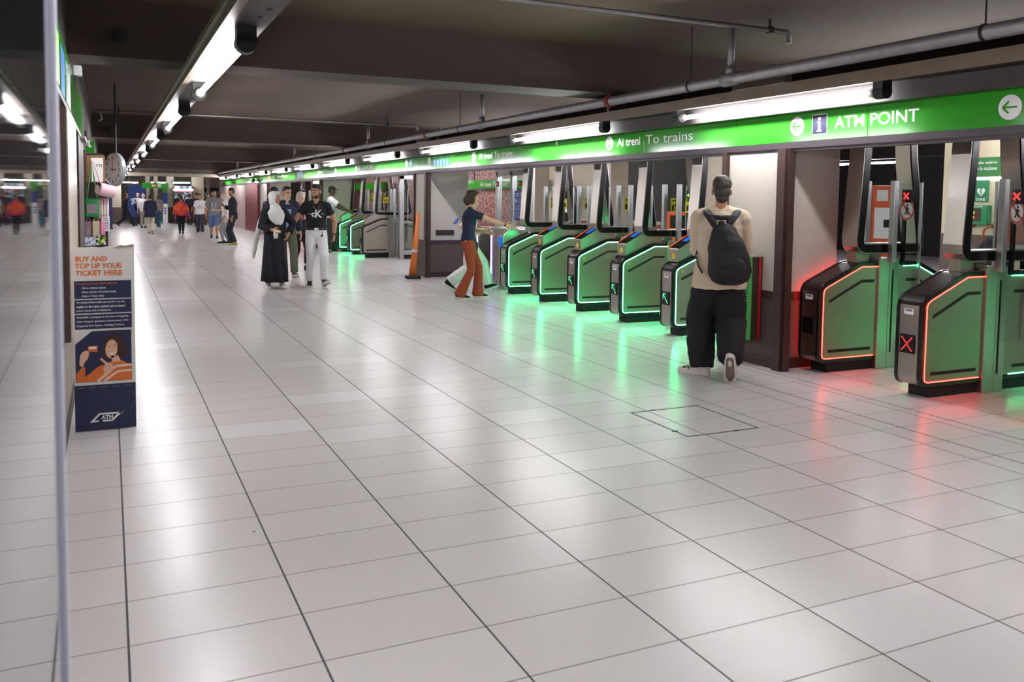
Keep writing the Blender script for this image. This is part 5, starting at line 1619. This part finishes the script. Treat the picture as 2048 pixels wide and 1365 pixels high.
fl('orange_jumper', [[(-.172, .327), (.153, .327), (.153, .42), (.10, .455), (.03, .452), (-.05, .42), (-.09, .385), (-.125, .36), (-.12, .42), (-.135, .43), (-.172, .385)]], orangep, 2)
fl('jumper_stripe', [bar((-.05, .327), (.06, .42), .016), bar((.06, .42), (.153, .425), .016), bar((-.01, .327), (.07, .385), .014), bar((.07, .385), (.153, .39), .014)], mat('pale_pink_print', '#eccfc2', .6), 3)
hairp = mat('hair_print', '#3a2119', .6, vary=.2, scale=30); skinp = mat('skin_print', '#e2b396', .6, vary=.05, scale=30)
fl('printed_hair', [[(.015, .47), (-.02, .50), (-.015, .575), (.0, .615), (.035, .64), (.075, .632), (.105, .60), (.125, .545), (.125, .50), (.10, .47), (.06, .462)]], hairp, 3)
fl('printed_face', [[(.035+.036*math.cos(t)+.004*math.sin(t), .535+.062*math.sin(t)) for t in [2*PI*k/24 for k in range(24)]], [(.03, .49), (.075, .49), (.09, .452), (.04, .445)]], skinp, 4)
fl('printed_features', [rect(.014, .004, .02, .552), rect(.014, .004, .055, .557)], hairp, 5)
fl('printed_smile', [[(.018, .508), (.054, .516), (.046, .502), (.03, .497)]], whitep, 5)
for q_ in ([(-.155, .44), (-.15, .50), (-.135, .525), (-.11, .535), (-.095, .515), (-.105, .48), (-.125, .455), (-.135, .425)], bar((.0, .445), (-.03, .475), .014), [(-.01, .365), (.045, .40), (.04, .44), (.0, .45), (-.015, .41)]): fl('printed_hand', [q_], skinp, 5)
fl('printed_ticket', [rect(.055, .04, -.075, .542)], orangep, 5)
fl('ticket_band', [rect(.045, .014, -.075, .548)], whitep, 6)
fl('navy_foot', [rect(.362, .30, -.004, .155)], navyp)
fl('contact_line', [rect(.04, .004, -.15+.07*k, .288) for k in range(5)], mat('grey_ink', '#6d7470', .8), 2)
fl('logo_frame', [[(-.10, .058), (-.045, .115), (.10, .115), (.09, .105), (-.04, .105), (-.075, .068), (-.02, .068), (-.03, .058)], [(-.05, .058), (.035, .058), (.095, .115), (.075, .115), (.028, .068), (-.04, .068)]], whitep, 2)
text('logo_letters', 'ATM', whitep, FACE_NY, (.004, -.002, .086), .028, tb, .07, bold=.03, thick=.0008)

# ------------------------------------------------------------------ right side extras
# perforated green cabinet on the pillar
pb = thing('wall_cabinet', 'wall cabinet with a perforated green front and red-edged brown side on the pillar', 'cabinet', (5.46, 6.40, .25))
perf = bpy.data.materials.new('perforated_green'); perf.use_nodes = True
nt = perf.node_tree; b = nt.nodes['Principled BSDF']; tc = nt.nodes.new('ShaderNodeTexCoord'); sp = nt.nodes.new('ShaderNodeSeparateXYZ'); nt.links.new(tc.outputs['Object'], sp.inputs[0])
def M_(op, a, b_=None):
    n = nt.nodes.new('ShaderNodeMath'); n.operation = op
    for i, v in enumerate((a, b_)):
        if v is None: continue
        if isinstance(v, (int, float)): n.inputs[i].default_value = v
        else: nt.links.new(v, n.inputs[i])
    return n.outputs[0]
fy = M_('SUBTRACT', M_('FRACT', M_('DIVIDE', sp.outputs[1], .042)), .5); fz = M_('SUBTRACT', M_('FRACT', M_('DIVIDE', sp.outputs[2], .028)), .5)
dd = M_('ADD', M_('MULTIPLY', fy, fy), M_('MULTIPLY', fz, fz))
inside = M_('MULTIPLY', M_('MULTIPLY', M_('GREATER_THAN', sp.outputs[2], .04), M_('LESS_THAN', sp.outputs[2], .74)), M_('MULTIPLY', M_('GREATER_THAN', sp.outputs[1], .03), M_('LESS_THAN', sp.outputs[1], .40)))
hole = M_('MULTIPLY', M_('LESS_THAN', dd, .085), inside)
mx = nt.nodes.new('ShaderNodeMix'); mx.data_type = 'RGBA'; nt.links.new(hole, mx.inputs[0]); mx.inputs[6].default_value = lin('#3fb04a'); mx.inputs[7].default_value = lin('#0d1a10'); nt.links.new(mx.outputs[2], b.inputs['Base Color']); b.inputs['Roughness'].default_value = .4
bm = bmesh.new(); box(bm, .0, .118, .0, .42, 0, .78); obj('body', bm, brownm, pb)
bm = bmesh.new(); box(bm, -.008, .0, .0, .43, -.005, .785); obj('perforated_front', bm, perf, pb)
bm = bmesh.new(); box(bm, .075, .10, -.006, .0, 0, .78); obj('red_edge', bm, redp, pb)
bm = bmesh.new(); box(bm, -.01, .12, -.01, .43, .78, .79); obj('lid', bm, steel_l, pb)

# vent on the second pillar, orange pole beside it
bm = bmesh.new(); box(bm, 5.77, 6.14, 15.925, 15.953, .82, .92); tag(obj('vent_plate', bm, mat('vent_dark', '#2a2422', .6, vary=.2)), 'dark rectangular plate on the side of the second pillar', 'plate')
op = thing('barrier_pole', 'orange folded barrier pole leaning at the second pillar', 'barrier', (5.27, 15.75, 0))
orm = mat('barrier_orange', '#d9762f', .45, vary=.08)
bm = bmesh.new(); tube(bm, [(-.04, 0, .05), (.02, .01, .65), (.075, .02, 1.26)], [(.075, .03), (.055, .025), (.03, .018)], n=12); obj('pole', bm, orm, op, True)
bm = bmesh.new(); tube(bm, [(.0, 0, .5), (.01, .0, .56)], [(.066, .034), (.064, .033)], n=12); obj('grey_band', bm, steel_l, op)
bm = bmesh.new(); box(bm, -.16, .1, -.1, .1, 0, .06); obj('base', bm, blackm, op, bevel=.01)

# aluminium framed glass door beside the grey gate
sd = thing('glass_door', 'aluminium framed glass side door beside the grey unlit gate', 'door', (6.60, 20.95, 0))
bm = bmesh.new()
for x in (0, .38): box(bm, x, x+.11, -.06, .06, .0, 2.10)
box(bm, 0, .49, -.06, .06, 2.0, 2.10); box(bm, .11, .38, -.03, .03, .10, .22)
obj('frame', bm, steel_l, sd, bevel=.004)
bm = bmesh.new(); box(bm, .11, .38, -.006, .006, .22, 2.0); obj('pane', bm, pane, sd)
bm = bmesh.new(); box(bm, .09, .40, -.05, .05, .0, .05); obj('threshold', bm, blackm, sd)
bm = bmesh.new(); box(bm, .11, .38, -.02, .02, .9, .94); obj('push_bar', bm, steel_l, sd)

# wide access gate behind the woman in rust trousers
wg = thing('wide_gate', 'wide glass access gate with a blue pictogram sign behind the rust trousers', 'gate', (6.35, 14.2, 0))
bm = bmesh.new(); box(bm, .0, 1.1, 1.0, 1.25, .05, 1.0); box(bm, .1, 1.0, 1.02, 1.23, 0, .05); obj('cabinet', bm, gsteel, wg, bevel=.02)
bm = bmesh.new(); box(bm, .0, .9, .18, .40, .05, 1.0); box(bm, .1, .8, .2, .38, 0, .05); obj('cabinet', bm, gsteel, wg, bevel=.02)
bm = bmesh.new(); tube(bm, [(-.004, 1.03, .06), (-.004, 1.03, .96)], .008, n=8); tube(bm, [(-.004, .37, .06), (-.004, .37, .96)], .008, n=8); obj('violet_light_strip', bm, emis('led_violet', (.38, .30, 1.0), 14), wg)
bm = bmesh.new()
for y in (-.08, .62, 1.30): box(bm, .50, .60, y-.045, y+.045, 0, 2.05)
box(bm, .50, .60, -.12, 1.34, 1.98, 2.09)
obj('frame', bm, steel_l, wg, bevel=.004)
for y0, y1 in ((-.03, .57), (.67, 1.25)):
    bm = bmesh.new(); box(bm, .54, .55, y0, y1, .15, 1.98); obj('glass_leaf', bm, pane, wg)
bs = flat('blue_sign', [rect(.25, .55)], bluep, FACE_NX, (.538, .41, 1.42), wg)
flat('white_lines', [rect(.17, .02, 0, .22), rect(.15, .02, 0, .18)], whitep, FACE_NX, (.536, .41, 1.42), bs, thick=.001)
flat('white_icons', [disc(.042, 16, -.055, .09), rrect(.085, .09, .01, .055, .09), rrect(.085, .10, .01, -.055, -.04), rrect(.085, .10, .01, .055, -.04), rrect(.085, .10, .01, -.055, -.17), rrect(.085, .10, .01, .055, -.17)], whitep, FACE_NX, (.536, .41, 1.42), bs, thick=.001)
flat('icon_fields', [rrect(.072, .080, .008, cx, cy) for cx, cy in ((.055, .09), (-.055, -.04), (.055, -.04), (-.055, -.17), (.055, -.17))], bluep, FACE_NX, (.5345, .41, 1.42), bs, thick=.001)
flat('figures', [q_ for cx, cy in ((.055, .09), (-.055, -.04), (.055, -.04), (-.055, -.17), (.055, -.17)) for q_ in (disc(.009, 10, cx, cy+.024), bar((cx, cy+.014), (cx, cy-.012), .014), bar((cx, cy-.01), (cx+.016, cy-.03), .009), bar((cx, cy-.01), (cx-.016, cy-.03), .009))]+[bar((-.08, .09), (-.03, .09), .010), bar((-.08, .09), (-.06, .105), .008), bar((-.08, .09), (-.06, .075), .008)], whitep, FACE_NX, (.533, .41, 1.42), bs, thick=.001)
for y in (.22, 1.25):
    bm = bmesh.new(); box(bm, .49, .51, y-.05, y+.05, 1.78, 1.88); d = obj('lane_display', bm, black, wg)
    flat('led_mark', [rect(.012, .05)], ledrd, FACE_NX, (.4895, y, 1.83), d)
vl = thing('card_validator', 'low steel card validator with a blue screen beside the first green gate', 'validator', (6.05, 13.38, 0))
bm = bmesh.new(); prism(bm, round_poly([(0, .0), (0, .92), (.10, 1.02), (.30, 1.02), (.30, 0)], [.01, .03, .05, .05, .01]), 'y', 0, .22); obj('housing', bm, gsteel, vl, bevel=.006)
bm = bmesh.new(); box(bm, -.004, .0, .03, .19, .72, .90); obj('screen', bm, screenm, vl)

# things on the paid side
hp = thing('header_sign', 'green hanging sign lettered To trains beyond the wide gate', 'sign', (12.6, 28.2, 2.06))
bm = bmesh.new(); box(bm, 0, .1, -3.2, 3.2, -.16, .16); obj('panel', bm, greenp, hp)
bm = bmesh.new()
for y in (-2.5, 2.5): tube(bm, [(.05, y, .16), (.05, y, 1.19)], .02, n=8)
obj('hanger', bm, blackm, hp)
text('lettering', 'Ai treni To trains', whitep, FACE_NX, (-.002, .6, 0), .15, hp, 2.4, bold=.01)
d_ = flat('arrow_disc', [disc(.13)], whitep, FACE_NX, (-.001, -1.3, 0), hp)
flat('arrow', arrow(.08, 0), greenp, FACE_NX, (-.0035, -1.3, 0), d_, thick=.001)
h2 = thing('header_sign', 'green hanging sign ending in scita beyond the far green gates', 'sign', (12.6, 46.5, 2.1))
bm = bmesh.new(); box(bm, 0, .1, -4, 6, -.2, .2); obj('panel', bm, greenp, h2)
bm = bmesh.new()
for y in (-3, 4): tube(bm, [(.05, y, .2), (.05, y, 1.15)], .02, n=8)
obj('hanger', bm, blackm, h2)
text('lettering', 'Uscita', whitep, FACE_NX, (-.002, 3.2, 0), .2, h2, 1.6, bold=.01)
h3 = thing('header_sign', 'plain dark green hanging sign beyond the middle gates', 'sign', (9.2, 15.3, 2.55))
bm = bmesh.new(); box(bm, 0, .08, -1.2, 1.2, -.16, .16); obj('panel', bm, mat('deep_green', '#1c6b2c', .4), h3)
bm = bmesh.new()
for y in (-.9, .9): tube(bm, [(.04, y, .16), (.04, y, .7)], .015, n=8)
obj('hanger', bm, blackm, h3)
tm = thing('ticket_machine', 'tall orange and white ticket machine beyond the red gates', 'machine', (15.95, 14.30, 0), R(-45))
bm = bmesh.new(); box(bm, -.28, .28, 0, .5, 0, 1.95); obj('cabinet', bm, mat('machine_orange', '#e0561f', .4, vary=.05), tm, bevel=.02)
bm = bmesh.new(); box(bm, -.22, .22, -.01, .0, .75, 1.45); fp = obj('front_panel', bm, whitep, tm)
bm = bmesh.new(); box(bm, -.18, .05, -.01, .0, 1.6, 1.85); obj('notice', bm, whitep, tm)
bm = bmesh.new(); box(bm, -.02, .16, -.02, -.01, 1.0, 1.18); obj('slot_panel', bm, blackm, fp)
bc = thing('info_column', 'slim blue information column behind the red gate hoop', 'column', (9.80, 7.63, 0), R(-50))
bm = bmesh.new(); box(bm, -.085, .085, 0, .10, .0, 1.75); obj('panel', bm, mat('column_blue', '#3d5fb0', .4, vary=.06), bc, bevel=.01)
flat('white_lines', [rect(.11, .02, 0, -.03*k) for k in range(5)]+[rect(.08, .04, -.02, .42)], whitep, FACE_NY, (0, -.001, 1.2), bc)
wm = thing('ticket_machine', 'orange ticket machine beyond the green gates, near the backpack man', 'machine', (12.3, 17.0, 0), R(-45))
bm = bmesh.new(); box(bm, -.35, .35, 0, .5, 0, 1.28); obj('cabinet', bm, mat('machine_orange', '#e0561f', .4), wm, bevel=.02)
bm = bmesh.new(); box(bm, -.25, .25, -.01, 0, .9, 1.2); obj('screen', bm, black, wm)
for k, (x, y, rz, lab) in enumerate(((12.6, 21.2, 0, 'lit blue and white screen beyond the middle green gate'), (12.7, 23.4, 0, 'pale lit screen beyond the fourth green gate'))):
    sc_ = thing('info_screen', lab, 'screen', (x, y, 0))
    bm = bmesh.new(); box(bm, 0, .12, -.3, .3, 0, 1.95); obj('stand', bm, black, sc_, bevel=.01)
    bm = bmesh.new(); box(bm, -.006, 0, -.24, .24, 1.15, 1.85); obj('display', bm, emis('display_%d' % k, (.45, .6, 1.0) if k == 0 else (.85, .9, 1), .7), sc_)
    flat('display_lines', [rect(.3, .03, 0, .2-.09*q) for q in range(5)], navyp, FACE_NX, (-.007, 0, 1.5), sc_)
dj = thing('defibrillator_box', 'green defibrillator box on the cream wall beyond the red gates', 'defibrillator', (11.695, 8.72, 1.40))
gm = mat('aed_green', '#1c7a4d', .4, vary=.06)
bm = bmesh.new(); box(bm, -.12, 0, -.165, .165, -.15, .14); obj('box', bm, gm, dj, bevel=.012)
bm = bmesh.new(); box(bm, -.126, -.12, -.07, .11, -.10, .09); w_ = obj('window', bm, mat('aed_window', '#4b2428', .25, vary=.3, scale=20), dj)
flat('yellow_mark', [disc(.03, 14, -.05, .03), rect(.05, .03, -.05, -.04)], yellowp, FACE_NX, (-.1265, .0, 0), w_)
text('lettering', 'DEFIBRILLATORE', whitep, FACE_NX, (-.121, .02, .118), .025, dj, .24, bold=.02)
ds = thing('defibrillator_sign', 'green heart sign marked DAE above the defibrillator box', 'sign', (11.695, 8.74, 1.70))
bm = bmesh.new(); box(bm, -.012, 0, -.12, .12, -.11, .22); obj('plate', bm, gm, ds)
flat('heart', [[(0, -.06), (.06, .0), (.065, .04), (.035, .065), (0, .04), (-.035, .065), (-.065, .04), (-.06, .0)]], whitep, FACE_NX, (-.0125, 0, .03), ds)
flat('bolt', [bar((.012, .05), (-.012, .0), .014), bar((-.014, .004), (.014, .0), .012), bar((.012, .0), (-.008, -.045), .012)], gm, FACE_NX, (-.0145, 0, .03), ds, thick=.001)
text('lettering', 'DAE', whitep, FACE_NX, (-.0125, 0, -.075), .04, ds, .14, bold=.02)
es = thing('evacuation_sign', 'dark green evacuation notice with white lettering above the defibrillator', 'sign', (11.67, 8.79, 2.08))
bm = bmesh.new(); box(bm, -.02, 0.01, -.45, .45, -.12, .16); obj('plate', bm, mat('deep_green', '#1c6b2c', .4), es)
bm = bmesh.new(); box(bm, -.02, .02, -.45, .45, -.17, -.13); obj('light_bar', bm, emis('soft_bar', (1, 1, 1), 3), es)
for s_, z in (('Con segnale attivo', .08), ('abbandonare la stazione', .0)):
    text('lettering', s_, whitep, FACE_NX, (-.0205, 0, z), .05, es, .62)
for y, lab in ((8.90, 'red bent grab rail under the left of the defibrillator'), (8.58, 'red bent grab rail under the right of the defibrillator')):
    t = thing('grab_rail', lab, 'rail', (11.69, y, 0), group='red grab rails under the defibrillator')
    bm = bmesh.new(); tube(bm, [(0, -.06, 1.24), (-.06, -.05, 1.24), (-.08, .03, 1.18), (-.08, .05, .98), (-.06, .0, .82), (0, -.04, .80)], .016, n=8); obj('rail', bm, mat('rail_red', '#a8402c', .5), t, True)
    bm = bmesh.new(); tube(bm, [(-.012, -.06, 1.24), (.0, -.06, 1.24)], .035, n=14); obj('rosette', bm, mat('rail_red', '#a8402c', .5), t)

# ------------------------------------------------------------------ far end of the hall
ad = thing('advert_screen', 'large dark blue advertising screen at the far end', 'screen', (1.32, 49.0, 0))
bm = bmesh.new(); box(bm, -.44, .44, 0, .15, .30, 2.02); obj('frame', bm, black, ad)
bm = bmesh.new(); box(bm, -.40, .40, -.01, 0, .34, 1.98); obj('picture', bm, emis('advert_blue', (.03, .045, .14), .9), ad)
flat('advert_lines', [rect(.62, .03, .0, 1.28), rect(.5, .03, -.03, 1.2)], whitep, FACE_NY, (0, -.011, 0), ad)
bm = bmesh.new(); box(bm, -.35, .35, .02, .12, 0, .30); obj('foot', bm, blackm, ad)
ms = thing('metro_sign', 'green hanging metro sign with a red plate and an arrow disc at the far end', 'sign', (2.17, 48.0, 1.98))
bm = bmesh.new(); box(bm, -.63, .63, 0, .1, -.14, .14); obj('panel', bm, greenp, ms)
bm = bmesh.new()
for x in (-.5, .5): tube(bm, [(x, .05, .14), (x, .05, 1.27)], .02, n=8)
obj('hanger', bm, blackm, ms)
rp = flat('red_plate', [rect(.24, .15, -.06, 0)], redp, FACE_NY, (0, -.001, 0), ms)
text('lettering', 'M1', whitep, FACE_NY, (-.06, -.0025, 0), .10, rp, .17, bold=.03)
d_ = flat('arrow_disc', [disc(.085)], whitep, FACE_NY, (.19, -.001, 0), ms)
flat('arrow', arrow(.05, 270), greenp, FACE_NY, (.19, -.003, 0), d_, thick=.001)
ic = thing('info_totem', 'white and blue information totem at the far end', 'totem', (2.68, 49.0, 0))
bm = bmesh.new(); box(bm, -.12, .12, 0, .15, 0, 1.05); obj('lower_panel', bm, whitep, ic)
bm = bmesh.new(); box(bm, -.12, .12, 0, .15, 1.05, 1.62); obj('upper_panel', bm, mat('totem_blue', '#1b3a8c', .4), ic)
bm = bmesh.new(); box(bm, -.12, .12, 0, .15, 1.62, 1.84); obj('head_panel', bm, greenp, ic)
flat('blue_icons', [disc(.05, 12, 0, .55+.13*k) for k in range(3)], bluep, FACE_NY, (0, -.001, 0), ic)
sh_ = thing('shop_front', 'bright shop window with shelves of goods at the far end', 'shop', (3.62, 49.6, 0))
bm = bmesh.new(); box(bm, -.5, .5, .3, .4, 0, 2.0); obj('back_wall', bm, patchwork('goods', ['#e6e8ea', '#b9c7d6', '#8f9aa6', '#4a5158', '#d9dfe6', '#6f8fae'], 7), sh_)
bm = bmesh.new(); box(bm, -.5, -.44, 0, .3, 0, 2.0); box(bm, .44, .5, 0, .3, 0, 2.0); obj('frame', bm, brownm, sh_)
bm = bmesh.new(); box(bm, -.5, .5, -.02, .06, 1.74, 1.84); obj('light_box', bm, emis('shop_light', (1, .95, .92), 3), sh_)
flat('red_lettering', [rect(.08, .05, -.3+.12*k, 0) for k in range(6)], redp, FACE_NY, (0, -.021, 1.70), sh_)
bm = bmesh.new(); box(bm, -.44, .44, .0, .3, .0, .25); obj('plinth', bm, dado, sh_)
bp_ = thing('billboard', 'dark blue billboard on the left wall far down the hall', 'billboard', (.03, 41.7, 0))
bm = bmesh.new(); box(bm, -.3, .10, 0, .12, .05, 1.9); obj('panel', bm, mat('billboard_blue', '#27407a', .3, vary=.1), bp_)
bm = bmesh.new(); box(bm, -.3, .12, .02, .1, 0, .05); obj('foot', bm, blackm, bp_)
vm = thing('snack_window', 'dim shop window with stacked goods at the far right of the hall', 'shop', (5.4, 51.2, 0))
bm = bmesh.new(); box(bm, -.55, .5, 0, .3, 0, 1.95); obj('cabinet', bm, patchwork('goods_b', ['#5d6a74', '#c9d6de', '#2c3238', '#98a6b0'], 8), vm)
bm = bmesh.new(); box(bm, -.6, .55, -.03, 0.0, 1.75, 1.9); obj('head_panel', bm, blackm, vm)

# floor hatch by the gates
fh = thing('floor_hatch', 'square floor hatch with a dark metal rim before the gates', 'hatch', (3.725, 4.945, 0))
bm = bmesh.new()
for x0, x1, y0, y1 in ((-.30, .30, .335, .348), (-.30, .30, -.348, -.335), (-.30, -.288, -.348, .348), (.288, .30, -.348, .348)):
    box(bm, x0, x1, y0, y1, -.001, .0015)
obj('rim', bm, mat('hatch_rim', '#4a4848', .5, .3, vary=.3, scale=30), fh)
bm = bmesh.new()
for x, y in ((-.10, .345), (.1, -.345), (-.295, -.2)): box(bm, x-.02, x+.02, y-.008, y+.008, 0, .003)
obj('lifting_slot', bm, blackm, fh)
